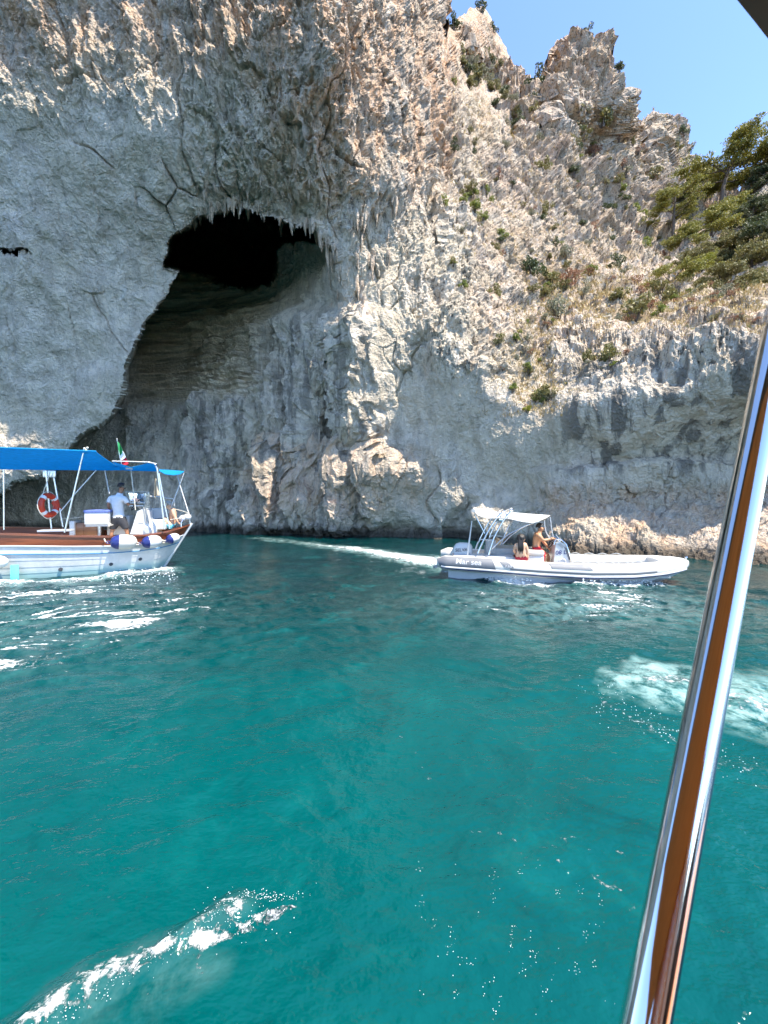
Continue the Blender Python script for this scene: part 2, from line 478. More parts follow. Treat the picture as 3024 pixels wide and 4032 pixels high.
h += 0.42 * fbm(wp, (0.60, 0.60, 0.26), 5, 0.58, 41.0, True) * (0.28 + 0.8 * rough)
F1, F2, ID = worley(wp, (0.9, 0.9, 0.38), 5.0)
h += (0.34 * (ID - 0.5) + 0.16 * (F2 - F1)) * (0.12 + 0.8 * rough)
F1, F2, ID = worley(wp, (2.6, 2.6, 1.2), 9.0)
h += (0.10 * (ID - 0.5) + 0.09 * (0.45 - F1)) * (0.05 + rough)
h += 0.10 * fbm(Pf, (3.0, 3.0, 1.6), 3, 0.62, 77.0, True) * (0.20 + rough)
h += 0.055 * fbm(Pf, (7.0, 7.0, 4.5), 2, 0.6, 79.0, True) * (0.35 + 0.8 * rough) * sstep(34, 24, Y.reshape(-1))
pit = fbm(Pf, (1.5, 1.5, 0.9), 3, 0.6, 29.0)
h -= 0.55 * np.clip(pit - 0.12, 0, 1) * (0.1 + rough)
h += 0.34 * fbm(wp, (1.7, 1.7, 0.16), 4, 0.55, 23.0, True) * drape
h += fold * (1.9 * fbm(wp, (0.38, 0.38, 0.075), 4, 0.55, 101.0, True) + 0.45 * fbm(wp, (1.2, 1.2, 0.45), 4, 0.6, 103.0, True))
# a few long joints and cracks
cp_ = Pf + 1.6 * np.stack([fbm(Pf, 0.22, 3, 0.55, 16.0), fbm(Pf, 0.22, 3, 0.55, 17.0), fbm(Pf, 0.22, 3, 0.55, 18.0)], 1)
F1, F2, ID = worley(cp_, (0.42, 0.42, 0.22), 35.0)
cm = sstep(-0.05, 0.25, fbm(Pf, 0.3, 2, 0.5, 19.0))
h -= 0.12 * np.exp(-((F2 - F1) / 0.025) ** 2) * cm * sstep(1250, 950, pyf + 0 * pxf + 350 * (pxf > 1700)) + 0.10 * np.exp(-((F2 - F1) / 0.02) ** 2) * cm
h += 0.35 * (ID - 0.5) * cm
# crags far off: larger forms
fi = np.where(far > 0.001)[0]
Pq = Pf[fi]
hb = 3.3 * (fbm(Pq, (0.11, 0.11, 0.030), 3, 0.55, 61.0, True) - 0.35) + 1.6 * (fbm(Pq, (0.32, 0.32, 0.11), 5, 0.62, 67.0, True) - 0.35)
F1, F2, ID = worley(Pq, (0.30, 0.30, 0.13), 15.0)
hb += 1.2 * (ID - 0.5)
hb -= 1.0 * np.clip(fbm(Pq, (0.55, 0.55, 0.35), 3, 0.6, 31.0) - 0.1, 0, 1)
h[fi] += far[fi] * hb
vv = np.repeat(vs[:, None], len(us), 1).reshape(-1)
h *= (0.15 + 0.85 * calm) * (1 - 0.75 * sstep(1.90, 1.99, vv) * (pxf > 1735))
# bedding grooves in the back of the grotto
strata = np.clip(sstep(1200, 950, pxf) * sstep(500, 600, pxf) * sstep(1030, 1090, pyf) * sstep(1640, 1540, pyf) * MC.reshape(-1), 0, 1)
zz = Pf[:, 2] + 0.6 * fbm(Pf, 0.25, 3, 0.5, 8.0)
bed = np.abs(gnoise(np.stack([zz * 1.7, Pf[:, 0] * 0.06, Pf[:, 1] * 0.06], 1))) + 0.5 * np.abs(gnoise(np.stack([zz * 4.3, Pf[:, 0] * 0.1, Pf[:, 1] * 0.1], 1)))
h = h * (1 - 0.6 * strata) + strata * bed * 0.9
h = h * (1 - 0.7 * MH.reshape(-1))
# undercut notch at the waterline
z0 = Pf[:, 2]
h -= 0.55 * np.exp(-((z0 - 0.25) / 0.45) ** 2) * sstep(700, 1300, pxf)
P = (Pf + nrm.reshape(-1, 3) * h[:, None]).reshape(base.shape)

warm = np.clip(sstep(900, 1350, pxf) * sstep(1000, 500, pyf) * (1 - sstep(1720, 1800, pxf)) + 0.85 * sstep(480, 60, pyf) + 0.5 * sstep(1000, 1040, pxf) * sstep(1740, 1800, pyf) * (1 - sstep(1950, 2050, pyf)) * (1 - sstep(1650, 1750, pxf))
               + 0.55 * sstep(2050, 2200, pxf) * sstep(1880, 1950, pyf) + 0.35 * sstep(1750, 1900, pxf) * sstep(1500, 1300, pyf), 0, 1)
lich_shade = np.clip(0.12 + 0.85 * sstep(1650, 1800, pxf) * sstep(1520, 1400, pyf) + 0.5 * sstep(1150, 1400, pxf) * sstep(1050, 850, pyf) + 0.35 * rough, 0, 0.95)  # lichen plus painted pit shade, strongest on the upper slope
soil = 0.7 * np.clip(sstep(1700, 1900, pxf) * sstep(1350, 1250, pyf) * 0.55 + sstep(1950, 2050, pxf) * np.exp(-((pyf - 1200) / 110) ** 2) + 0.7 * np.exp(-((pxf - 2100) / 160) ** 2 - ((pyf - 1420) / 200) ** 2), 0, 1) * np.clip(nrm.reshape(-1, 3)[:, 2] * 1.6 + 0.45, 0.15, 1)
warm = np.maximum(warm * (1 - strata), strata * sstep(1165, 1120, pyf))
streak = np.clip(0.22 + 0.55 * fold + 0.75 * sstep(2150, 2300, pxf) * sstep(1900, 1830, pyf) * sstep(1350, 1480, pyf), 0, 1)  # heavier in the grotto folds, painting in shade between them
Zf = P.reshape(-1, 3)[:, 2]
wet = np.clip(sstep(0.75, 0.15, Zf + 0.25 * fbm(Pf, 1.2, 3)), 0, 1) * 0.9

# carry the sheet on behind the skyline so that the crags have a back
back = []
lf = (us < 1735.5) & ~behind
for (dy, dz, dy2, dz2) in ((2.5, -0.6, 8, 9), (8, -5, 25, 30), (20, -16, 60, 60), (45, -45, 140, 70)):
    b = P[-1].copy()
    b[:, 1] += np.where(lf, dy2, dy)
    b[:, 2] += np.where(lf, dz2, dz)
    back.append(b)
Pall = np.concatenate([P, np.stack(back)], 0)
ext = lambda a: np.concatenate([a.reshape(P.shape[:2]), np.repeat(a.reshape(P.shape[:2])[-1:], 4, 0)], 0)
keep = np.ones((Pall.shape[0] - 1, Pall.shape[1] - 1), bool)
r1_ = int(np.argmax(vs >= 1))
keep[:, n_l - 1] = False
keep[:r1_, n_l:n_l + n_e] = False
cliff_me = grid_mesh('cliff', Pall, keep, {'warm': ext(warm), 'strata': ext(strata), 'wet': ext(wet), 'streak': ext(streak), 'lich_shade': ext(lich_shade), 'soil': ext(soil)}, False, (n_l - 1, n_l + n_e, r1_))
cliff = link('cliff', cliff_me, ROCK, label='grey limestone sea cliff with a dark grotto, reclining slope and crags', cat='cliff', kind='structure')
def cliff_point(px, py):
    """surface point and normal of the finished cliff near a photo pixel"""
    j = int(np.argmin(np.abs(us - px) + 1e6 * behind))
    i = int(np.clip(np.argmin(np.abs(PY[:, j] - py)), 0, len(vs) - 1))
    return Vector(P[i, j]), Vector(nrm[i, j])
# ------------------------------------------------------------------ the sea
def wat(px, py):
    """point of the calm water surface seen at a photo pixel"""
    p = at(px, py, FPX * CAMZ / (py - HZ))
    return (p.x, p.y)

def band(x, y, pts, w0, w1):
    """soft stripe along a line on the water: 1 on the line, 0 at its edge; also how far along it one is"""
    p = np.array(pts, float)
    x, y = x + WRP[0] * np.clip(y / 6, 0.25, 1.2), y + WRP[1] * np.clip(y / 6, 0.25, 1.2)
    seg = np.linalg.norm(np.diff(p, axis=0), axis=1)
    tot = seg.sum()
    best = np.full(x.shape, 9.0)
    along = np.zeros(x.shape)
    acc = 0.0
    for a, b, L in zip(p[:-1], p[1:], seg):
        e = b - a
        t = np.clip(((x - a[0]) * e[0] + (y - a[1]) * e[1]) / (L * L), 0, 1)
        d = np.hypot(x - a[0] - t * e[0], y - a[1] - t * e[1])
        s = (acc + t * L) / tot
        r = d / (w0 + (w1 - w0) * s)
        m = r < best
        best = np.where(m, r, best)
        along = np.where(m, s, along)
        acc += L
    return np.clip(1 - best, 0, 1), along

pxs = np.concatenate([np.linspace(-1700, -60, 90, endpoint=False), np.arange(-60, 3090, 5.0), np.linspace(3092, 4800, 90)])
pys = np.concatenate([np.linspace(2030, 2080, 12, endpoint=False), np.arange(2080, 2500, 2.6), np.arange(2500, 4120, 4.6), np.linspace(4125, 5600, 40)])
GX, GY = np.meshgrid(pxs, pys)
WY = FPX * CAMZ / (GY - HZ)
WX = (GX - CX) / FPX * WY
xf, yf = WX.ravel(), WY.ravel()
dY = (WY ** 2 / (FPX * CAMZ) * np.gradient(GY, axis=0)).ravel()
Q = np.stack([xf, yf, np.zeros_like(xf)], 1)
wq = Q[:, :2] + 0.5 * np.stack([fbm(Q, 0.5, 2, 0.5, 5.0), fbm(Q, 0.5, 2, 0.5, 9.0)], 1)
def rot(a):
    c, s = math.cos(a), math.sin(a)
    return np.stack([wq[:, 0] * c + wq[:, 1] * s, -wq[:, 0] * s + wq[:, 1] * c, np.zeros(len(wq))], 1)
def crest(n, p=1.6):
    return 1 - 2 * np.sqrt(n * n + 0.02)
lod = lambda L: np.clip(L / (3.0 * dY) - 0.6, 0, 1)
hw = 0.085 * fbm(rot(0.35), (0.16, 0.40, 1), 2, 0.5, 3.0)
hw += 0.050 * fbm(rot(-0.25), (0.35, 0.95, 1), 2, 0.5, 21.0) * lod(1.0)
wn_ = 0.35 + 0.65 * sstep(3.5, 8.0, yf)
hw += wn_ * 0.046 * crest(gnoise(rot(0.5) * (0.8, 2.2, 1), 33.0)) * lod(0.5)
hw += wn_ * 0.026 * crest(gnoise(rot(-0.6) * (1.7, 3.6, 1), 37.0)) * lod(0.3)
hw += 0.006 * gnoise(rot(0.1) * (4.5, 8.0, 1), 51.0) * lod(0.15)
# steeper chop thrown up by the two boats
chopL = np.exp(-(((xf + 7.0) / 3.8) ** 2 + ((yf - 7.0) / 3.0) ** 2))
r1 = rot(0.30)
hw += chopL * (0.070 * crest(gnoise(r1 * (0.45, 2.6, 1), 61.0)) + 0.022 * crest(gnoise(r1 * (1.2, 5.2, 1), 63.0))) * lod(0.3)
chopR = np.exp(-(((xf - 4.2) / 3.2) ** 2 + ((yf - 7.9) / 1.6) ** 2))
r2 = rot(-0.22)
hw += chopR * (0.055 * crest(gnoise(r2 * (0.6, 2.8, 1), 71.0)) + 0.018 * crest(gnoise(r2 * (1.6, 5.8, 1), 73.0))) * lod(0.3)
fade = np.clip(1 - sstep(5200, 5600, GY).ravel(), 0, 1) * (1 - sstep(3600, 4800, np.abs(GX - CX).ravel() + 1500))
hw *= fade

WRP = (0.55 * fbm(Q, 1.1, 4, 0.6, 55.0), 0.55 * fbm(Q, 1.1, 4, 0.6, 58.0))
foam = np.zeros(len(xf))  # real foam, plus reflections painted along the boats' waves
milk = np.zeros(len(xf))
lift = np.zeros(len(xf))
def add(arr, v):
    np.maximum(arr, v, out=arr)
# wake of the inflatable boat, fading away to the left
b, s = band(xf, yf, [wat(1000, 2118), wat(1200, 2140), wat(1450, 2172), wat(1640, 2200), wat(1790, 2232)], 0.55, 1.25)
add(foam, b ** 0.6 * (0.35 + 0.65 * s)); add(milk, np.clip(b * 1.6, 0, 1) * (0.5 + 0.5 * s)); lift += 0.08 * b * s
b, s = band(xf, yf, [wat(1560, 2215), wat(1700, 2232), wat(1800, 2245)], 0.15, 0.4)
add(foam, b ** 0.5 * 0.9 * s); lift += 0.05 * b * s
# spray along the inflatable's side
b, s = band(xf, yf, [wat(1765, 2252), wat(1880, 2268), wat(2010, 2290), wat(2080, 2300)], 0.45, 0.55)
add(foam, b ** 0.5 * np.where(s > 0.2, 1.0, 0.7)); lift += 0.17 * b ** 0.8 * np.sin(np.pi * np.clip(s, 0.05, 1)); add(milk, b)
b, s = band(xf, yf, [wat(2280, 2314), wat(2400, 2316), wat(2590, 2306)], 0.22, 0.25)
add(foam, b ** 0.5 * 0.85); lift += 0.08 * b; add(milk, b * 0.7)
# white water along the wooden boat
b, s = band(xf, yf, [wat(-200, 2310), wat(100, 2306), wat(330, 2292), wat(500, 2262), wat(640, 2246)], 0.45, 0.80)
add(foam, b ** 0.7 * 0.80); add(milk, np.clip(b * 1.3, 0, 1) * 0.75); lift += 0.07 * b
b, s = band(xf, yf, [wat(380, 2290), wat(560, 2272), wat(680, 2262)], 0.3, 0.4)
add(foam, b ** 0.5 * 0.6); lift += 0.06 * b
# churned water on the right, behind the handrail
b, s = band(xf, yf, [wat(2560, 2730), wat(2800, 2740), wat(3024, 2800), wat(3500, 2900)], 0.55, 1.3)
add(milk, np.clip(b * 2.2, 0, 1)); add(foam, b * 0.62); lift += 0.05 * b
b, s = band(xf, yf, [wat(2380, 2750), wat(2540, 2850), wat(2700, 2960), wat(2980, 3080)], 0.25, 0.5)
add(foam, b * 0.46)
# bow wave of our own boat running out of the lower left corner
b, s = band(xf, yf, [wat(60, 4150), wat(330, 3960), wat(520, 3840), wat(700, 3740), wat(860, 3610), wat(960, 3550)], 0.13, 0.10)
add(foam, b ** 0.6 * 0.66); lift += 0.045 * b; add(milk, b * 0.12)
b, s = band(xf, yf, [wat(760, 3760), wat(960, 3650), wat(1100, 3560)], 0.10, 0.10)
add(foam, b ** 0.6 * 0.72)
b, s = band(xf, yf, [wat(860, 3560), wat(1010, 3550), wat(1180, 3540)], 0.05, 0.03)
add(foam, b * 0.6)
b, s = band(xf, yf, [wat(250, 4060), wat(520, 3960), wat(800, 3860)], 0.20, 0.12)
add(foam, b * 0.36); add(milk, b * 0.15)
# thin bubbly veins
for pts, w, f in (([(1870, 3270), (1980, 3310), (2080, 3350), (2200, 3430), (2330, 3470)], 0.10, 0.42), ([(2230, 3350), (2380, 3380), (2500, 3440)], 0.18, 0.40), ([(1580, 2910), (1660, 2980), (1760, 3080)], 0.09, 0.40),
                  ([(1650, 2710), (1760, 2790), (1850, 2870)], 0.09, 0.38), ([(2350, 3470), (2430, 3530), (2510, 3590)], 0.09, 0.55)):
    b, s = band(xf, yf, [wat(*p) for p in pts], w, w * 0.8)
    add(foam, b ** 0.5 * f)
# thin foam lines on the boats' waves, mostly painted hull and sky reflections
ln1 = sstep(0.62, 0.92, 1 - np.abs(gnoise(r1 * (0.38, 2.9, 1), 64.0)) * 2.0) * np.clip(0.75 + 0.8 * fbm(Q, 0.5, 2, 0.5, 66.0), 0, 1)
add(foam, ln1 * np.clip(chopL * 1.7, 0, 1) * 0.92)
ln2 = sstep(0.62, 0.92, 1 - np.abs(gnoise(r2 * (0.5, 3.1, 1), 74.0)) * 2.0) * np.clip(0.65 + 0.8 * fbm(Q, 0.5, 2, 0.5, 76.0), 0, 1)
add(foam, ln2 * np.clip(chopR * 1.6, 0, 1) * 0.82)
add(milk, np.clip(chopR * 0.35 + chopL * 0.2, 0, 1))
# wash against the foot of the cliff
b, s = band(xf, yf, [wat(760, 2088), wat(950, 2092), wat(1120, 2102), wat(1230, 2106)], 0.5, 0.7)
add(foam, b * 0.55)
lift *= 0.55 + 0.9 * np.clip(fbm(Q, 2.5, 3, 0.6, 83.0) + 0.5, 0, 1.4)
hw += lift
shal = np.clip(0.5 + 0.9 * fbm(Q, 0.35, 3, 0.55, 14.0), 0, 1)
near = sstep(9.0, 2.0, yf)
W = np.stack([WX, WY, hw.reshape(WX.shape)], -1)
sea_me = grid_mesh('sea', W, None, {'foam': foam, 'milk': milk, 'shal': shal, 'near': near})

def sea_material():
    m = NM('sea_water')
    P = m.co()
    fo, mi, sh, ne = m.attr('foam'), m.attr('milk'), m.attr('shal'), m.attr('near')
    deep = m.mix(sh, (0.000, 0.015, 0.018), (0.000, 0.027, 0.029))
    shallow = m.mix(sh, (0.000, 0.052, 0.055), (0.000, 0.075, 0.075))
    c = m.mix(ne, deep, shallow)
    patch = m.noise(P, 1.4, 4, 0.72, 0.8)
    c = m.mix(m.math('MULTIPLY', m.ramp(patch, 0.50, 0.72), 0.45), c, (0.002, 0.096, 0.094))
    c = m.mix(m.math('MULTIPLY', m.ramp(patch, 0.46, 0.28), 0.45), c, (0.0, 0.028, 0.031))
    mk = m.math('MULTIPLY', mi, m.ramp(m.noise(P, 3.4, 5, 0.74, 0.3), 0.34, 0.64))
    c = m.mix(m.math('MULTIPLY', mk, 0.85), c, (0.30, 0.48, 0.46))
    lace = m.math('ADD', m.math('MULTIPLY', m.noise(P, 8.0, 4, 0.74, 0.8), 0.55), m.math('MULTIPLY', m.noise(P, 42.0, 3, 0.7, 0.6), 0.45))
    cell = m.voro(m.mapping(P, (1, 1.4, 1)), 14.0)
    tex = m.math('ADD', m.math('MULTIPLY', lace, 0.85), m.math('MULTIPLY', cell, 0.28))
    th = m.math('SUBTRACT', 0.98, m.math('MULTIPLY', fo, 0.62))
    ff = m.ramp(m.math('SUBTRACT', tex, th), -0.07, 0.09)
    ff = m.math('MULTIPLY', ff, m.ramp(fo, 0.02, 0.15))
    c = m.mix(ff, c, (0.82, 0.85, 0.84))
    rgh = m.ramp(ff, 0, 1, 0.035, 0.55)
    rip = m.math('ADD', m.math('MULTIPLY', m.noise(m.mapping(P, (1, 1.7, 1)), 6.0, 3, 0.6), 1.0), m.math('MULTIPLY', m.noise(P, 26.0, 2, 0.6), 0.18))
    nb = m.bump(rip, 0.65, 0.035)
    nb = m.bump(m.math('MULTIPLY', ff, lace), 0.8, 0.05, nb)
    m.out(c, rgh, nb, IOR=1.333)
    return m.m
SEA = sea_material()
sea = link('sea', sea_me, SEA, kind='structure', label='turquoise sea with boat wakes and ripples', cat='sea')
# the open sea all round, out to the horizon
bm = bmesh.new()
c0 = [wat(-1700, 2030), wat(4800, 2030), wat(4800, 5600), wat(-1700, 5600)]
o0 = [(-3000, 3000), (3000, 3000), (3000, -3000), (-3000, -3000)]
vi = [bm.verts.new((x, y, 0.0)) for x, y in c0]
vo = [bm.verts.new((x, y, 0.0)) for x, y in o0]
for k in range(4):
    bm.faces.new((vi[k], vo[k], vo[(k + 1) % 4], vi[(k + 1) % 4]))
bmesh.ops.recalc_face_normals(bm, faces=bm.faces)
ome = bpy.data.meshes.new('open_sea')
bm.to_mesh(ome); bm.free()
link('open_sea', ome, SEA, parent=sea)
# ------------------------------------------------------------------ modelling tools
class MB:
    """collects shapes and builds them as one mesh"""
    def __init__(self):
        self.v, self.f = [], []
    def add(self, vs, fs):
        o = len(self.v)
        self.v += [tuple(p) for p in vs]
        self.f += [tuple(i + o for i in f) for f in fs]
        return self
    def box(self, c, s, rot=None, taper=1.0, bev=0.0):
        cx, cy, cz = c
        sx, sy, sz = (k / 2 for k in s)
        if bev <= 0:
            pts = [Vector((x * sx * (taper if z > 0 else 1), y * sy * (taper if z > 0 else 1), z * sz)) for z in (-1, 1) for x, y in ((-1, -1), (1, -1), (1, 1), (-1, 1))]
            fs = [(3, 2, 1, 0), (4, 5, 6, 7), (0, 1, 5, 4), (1, 2, 6, 5), (2, 3, 7, 6), (3, 0, 4, 7)]
        else:
            bm = bmesh.new()
            bmesh.ops.create_cube(bm, size=1)
            for w in bm.verts:
                k = taper if w.co.z > 0 else 1
                w.co = Vector((w.co.x * 2 * sx * k, w.co.y * 2 * sy * k, w.co.z * 2 * sz))
            bmesh.ops.bevel(bm, geom=bm.edges[:], offset=bev, segments=2, affect='EDGES', profile=0.6)
            bm.verts.index_update()
            pts = [w.co.copy() for w in bm.verts]
            fs = [tuple(w.index for w in f.verts) for f in bm.faces]
            bm.free()
        R = rot if rot is not None else Matrix.Identity(3)
        return self.add([R @ p + Vector(c) for p in pts], fs)
    def tube(self, pts, r, n=8, closed=False, caps=True):
        pts = [Vector(p) for p in pts]
        m = len(pts)
        rr = r if isinstance(r, (list, tuple)) else [r] * m
        up = None
        vs = []
        for k, p in enumerate(pts):
            a = pts[(k - 1) % m] if (closed or k > 0) else p
            b = pts[(k + 1) % m] if (closed or k < m - 1) else p
            t = (b - a).normalized()
            if up is None:
                up = Vector((0, 0, 1)) if abs(t.z) < 0.9 else Vector((1, 0, 0))
            u = (up - t * up.dot(t)).normalized()
            w = t.cross(u)
            up = u
            for j in range(n):
                an = 2 * math.pi * j / n
                vs.append(p + (u * math.cos(an) + w * math.sin(an)) * rr[k])
        fs = []
        for k in range(m if closed else m - 1):
            for j in range(n):
                k2 = (k + 1) % m
                fs.append((k * n + j, k * n + (j + 1) % n, k2 * n + (j + 1) % n, k2 * n + j))
        if caps and not closed:
            fs.append(tuple(range(n - 1, -1, -1)))
            fs.append(tuple((m - 1) * n + j for j in range(n)))
        return self.add(vs, fs)
    def loft(self, rings, close=True, cap=True):
        n = len(rings[0])
        vs = [p for r in rings for p in r]
        fs = []
        for k in range(len(rings) - 1):
            for j in range(n if close else n - 1):
                j2 = (j + 1) % n
                fs.append((k * n + j, k * n + j2, (k + 1) * n + j2, (k + 1) * n + j))
        if cap and close:
            fs.append(tuple(range(n - 1, -1, -1)))
            fs.append(tuple((len(rings) - 1) * n + j for j in range(n)))
        return self.add(vs, fs)
    def lathe(self, prof, c, axis=(0, 0, 1), n=16):
        ax = Vector(axis).normalized()
        q = ax.to_track_quat('Z', 'Y')
        rings = []
        for r, z in prof:
            rings.append([Vector(c) + q @ Vector((r * math.cos(2 * math.pi * j / n), r * math.sin(2 * math.pi * j / n), z)) for j in range(n)])
        return self.loft(rings)
    def torus(self, c, R, r, axis=(0, 0, 1), n=24, m=8, a0=0, a1=2 * math.pi):
        q = Vector(axis).normalized().to_track_quat('Z', 'Y')
        full = abs(a1 - a0 - 2 * math.pi) < 1e-6
        k = n if full else n + 1
        pts = [Vector(c) + q @ Vector((R * math.cos(a0 + (a1 - a0) * j / n), R * math.sin(a0 + (a1 - a0) * j / n), 0)) for j in range(k)]
        return self.tube(pts, r, m, closed=full)
    def sheet(self, rows, thick=0.0):
        """rows x cols of points, with real thickness if asked"""
        R, C = len(rows), len(rows[0])
        P = np.array([[tuple(p) for p in r] for r in rows])
        vs = [Vector(p) for p in P.reshape(-1, 3)]
        fs = [(i * C + j, i * C + j + 1, (i + 1) * C + j + 1, (i + 1) * C + j) for i in range(R - 1) for j in range(C - 1)]
        if thick:
            nn = grid_normals(P).reshape(-1, 3)
            o = len(vs)
            vs += [vs[k] - Vector(nn[k]) * thick for k in range(o)]
            fs += [tuple(i + o for i in reversed(f)) for f in list(fs)]
            ring = [j for j in range(C)] + [i * C + C - 1 for i in range(1, R)] + [(R - 1) * C + j for j in range(C - 2, -1, -1)] + [i * C for i in range(R - 2, 0, -1)]
            for a, b in zip(ring, ring[1:] + ring[:1]):
                fs.append((a, a + o, b + o, b))
        return self.add(vs, fs)
    def mesh(self, name, smooth=40):
        me = bpy.data.meshes.new(name)
        me.from_pydata(self.v, [], self.f)
        bm = bmesh.new()
        bm.from_mesh(me)
        bmesh.ops.recalc_face_normals(bm, faces=bm.faces)
        bm.to_mesh(me)
        bm.free()
        if smooth:
            me.polygons.foreach_set('use_smooth', np.ones(len(me.polygons), bool))
            me.set_sharp_from_angle(angle=math.radians(smooth))
        return me
    def build(self, name, mat, parent=None, smooth=40, **kw):
        return link(name, self.mesh(name, smooth), mat, parent, **kw)

def empty(name, loc=(0, 0, 0), rz=0.0, **kw):
    o = link(name, None, None, **kw)
    o.location = loc
    o.rotation_euler = (0, 0, rz)
    o.empty_display_size = 0.2
    return o

def copy_tree(o, parent=None):
    c = o.copy()
    col.objects.link(c)
    c.parent = parent
    for ch in list(o.children):
        copy_tree(ch, c)
    return c

def text_mesh(txt, size, name, shear=0.0, thick=0.0):
    cu = bpy.data.curves.new(name, 'FONT')
    cu.body = txt
    cu.size = size
    cu.shear = shear
    cu.extrude = thick
    cu.offset = size * 0.012
    o = bpy.data.objects.new(name, cu)
    col.objects.link(o)
    bpy.context.view_layer.update()
    me = bpy.data.meshes.new_from_object(o.evaluated_get(bpy.context.evaluated_depsgraph_get()))
    bpy.data.objects.remove(o)
    bpy.data.curves.remove(cu)
    me.name = name
    return me

class Frame:
    """a boat's own axes: x forward, y to port, z up; L() finds the point of a photo pixel on the plane y = lat"""
    def __init__(self, origin, yaw):
        self.o, self.yaw = Vector(origin), yaw
        self.R = Matrix.Rotation(yaw, 3, 'Z')
        self.Ri = self.R.inverted()
    def L(self, px, py, lat):
        c = self.Ri @ (Vector((0, 0, CAMZ)) - self.o)
        d = self.Ri @ (at(px, py, 1.0) - Vector((0, 0, CAMZ)))
        return c + d * ((lat - c.y) / d.y)

# ------------------------------------------------------------------ materials for boats and people
GEL = plain('white_gelcoat', (0.60, 0.595, 0.575), 0.25, 0, 0.03, 3.0)
GELS = plain('light_grey_gelcoat', (0.46, 0.48, 0.50), 0.3, 0, 0.06, 3.0)
CREAM = plain('cream_hypalon', (0.60, 0.565, 0.50), 0.45, 0, 0.03, 4.0)
GREYP = plain('grey_hypalon', (0.15, 0.155, 0.165), 0.55, 0, 0.06, 6.0)
LIGHTG = plain('pale_grey_vinyl', (0.36, 0.36, 0.345), 0.5, 0, 0.06, 8.0)
DARKG = plain('dark_rubber', (0.03, 0.032, 0.036), 0.5, 0, 0.2, 10.0)
STEEL = plain('stainless_steel', (0.72, 0.72, 0.72), 0.12, 1.0, 0.04, 12.0)
POLE = plain('brushed_pole', (0.62, 0.62, 0.60), 0.3, 0.85, 0.08, 12.0)
ROPE = plain('off_white_rope', (0.62, 0.58, 0.48), 0.85, 0, 0.2, 60.0)
REDP = plain('red_paint', (0.55, 0.03, 0.03), 0.4)
NAVY = plain('navy_rubber', (0.02, 0.03, 0.16), 0.35, 0, 0.2, 9.0)
ORANGE = plain('orange_buoy', (0.50, 0.045, 0.016), 0.45, 0, 0.1, 12.0)
CYAN = plain('light_blue_paint', (0.16, 0.60, 0.74), 0.5)
BLUEL = plain('blue_line_paint', (0.05, 0.22, 0.42), 0.4)
RED = plain('red_cloth', (0.62, 0.015, 0.03), 0.8, 0, 0.2, 20.0)
WINE = plain('burgundy_cloth', (0.30, 0.012, 0.03), 0.8)
GREENC = plain('green_cloth', (0.02, 0.26, 0.08), 0.8)
WHITEC = plain('white_cloth', (0.70, 0.71, 0.72), 0.85, 0, 0.05, 15.0)
DARKC = plain('charcoal_cloth', (0.035, 0.036, 0.042), 0.9, 0, 0.3, 30.0)
BLUEC = plain('blue_cushion', (0.12, 0.17, 0.42), 0.85, 0, 0.25, 25.0)
SKIN1 = plain('tanned_skin', (0.50, 0.25, 0.13), 0.5, 0, 0.08, 14.0)
SKIN2 = plain('fair_tanned_skin', (0.62, 0.36, 0.22), 0.5, 0, 0.08, 14.0)
SKIN3 = plain('dark_tanned_skin', (0.34, 0.16, 0.085), 0.5, 0, 0.08, 14.0)
HAIRD = plain('dark_hair', (0.02, 0.014, 0.010), 0.5, 0, 0.4, 60.0)
HAIRG = plain('grey_hair', (0.34, 0.32, 0.29), 0.6, 0, 0.3, 60.0)
EYE = plain('dark_eye', (0.02, 0.015, 0.012), 0.2)
def wood(name, a, b, rough=0.3, axis=(0.25, 3.0, 3.0), s=3.0):
    m = NM(name)
    P = m.mapping(m.co(), axis)
    g = m.noise(P, s, 4, 0.65, 0.5)
    m.out(m.mix(m.ramp(g, 0.3, 0.7), a, b), rough, m.bump(g, 0.15, 0.01))
    m.b.inputs['Coat Weight'].default_value = 0.4
    return m.m
MAHOG = wood('varnished_mahogany', (0.12, 0.032, 0.013), (0.27, 0.075, 0.028))
TEAK = wood('varnished_teak', (0.42, 0.15, 0.035), (0.62, 0.26, 0.07))
CABW = wood('cabinet_wood', (0.20, 0.08, 0.03), (0.30, 0.13, 0.05), 0.45)
def canvas(name, rgb, trans=0.5):
    m = NM(name)
    w = m.noise(m.co(), 9.0, 3, 0.6)
    c = m.mix(m.ramp(w, 0.3, 0.7), tuple(x * 0.9 for x in rgb), tuple(min(1, x * 1.08) for x in rgb))
    m.out(c, 0.85)
    tr = m.n('ShaderNodeBsdfTranslucent', i_Color=c)
    mx = m.n('ShaderNodeMixShader', i_0=trans)
    m.t.links.new(m.b.outputs[0], mx.inputs[1])
    m.t.links.new(tr.outputs[0], mx.inputs[2])
    m.t.links.new(mx.outputs[0], m.t.nodes['Material Output'].inputs[0])
    return m.m
BLUECAN = canvas('blue_canvas', (0.004, 0.36, 0.70), 0.48)
WHITECAN = canvas('white_canvas', (0.66, 0.65, 0.61), 0.25)
CREAMCAN = canvas('cream_canvas', (0.70, 0.60, 0.45), 0.3)
ORANGECAN = canvas('orange_canvas', (0.38, 0.235, 0.12), 0.45)
TAUPE = canvas('taupe_canvas', (0.16, 0.13, 0.10), 0.1)
def glass(name, rgb=(0.9, 0.95, 0.95)):
    m = NM(name)
    m.out(rgb, 0.03, IOR=1.3, Transmission_Weight=0.92)
    return m.m
ACRYL = glass('clear_acrylic', (0.80, 0.86, 0.88))

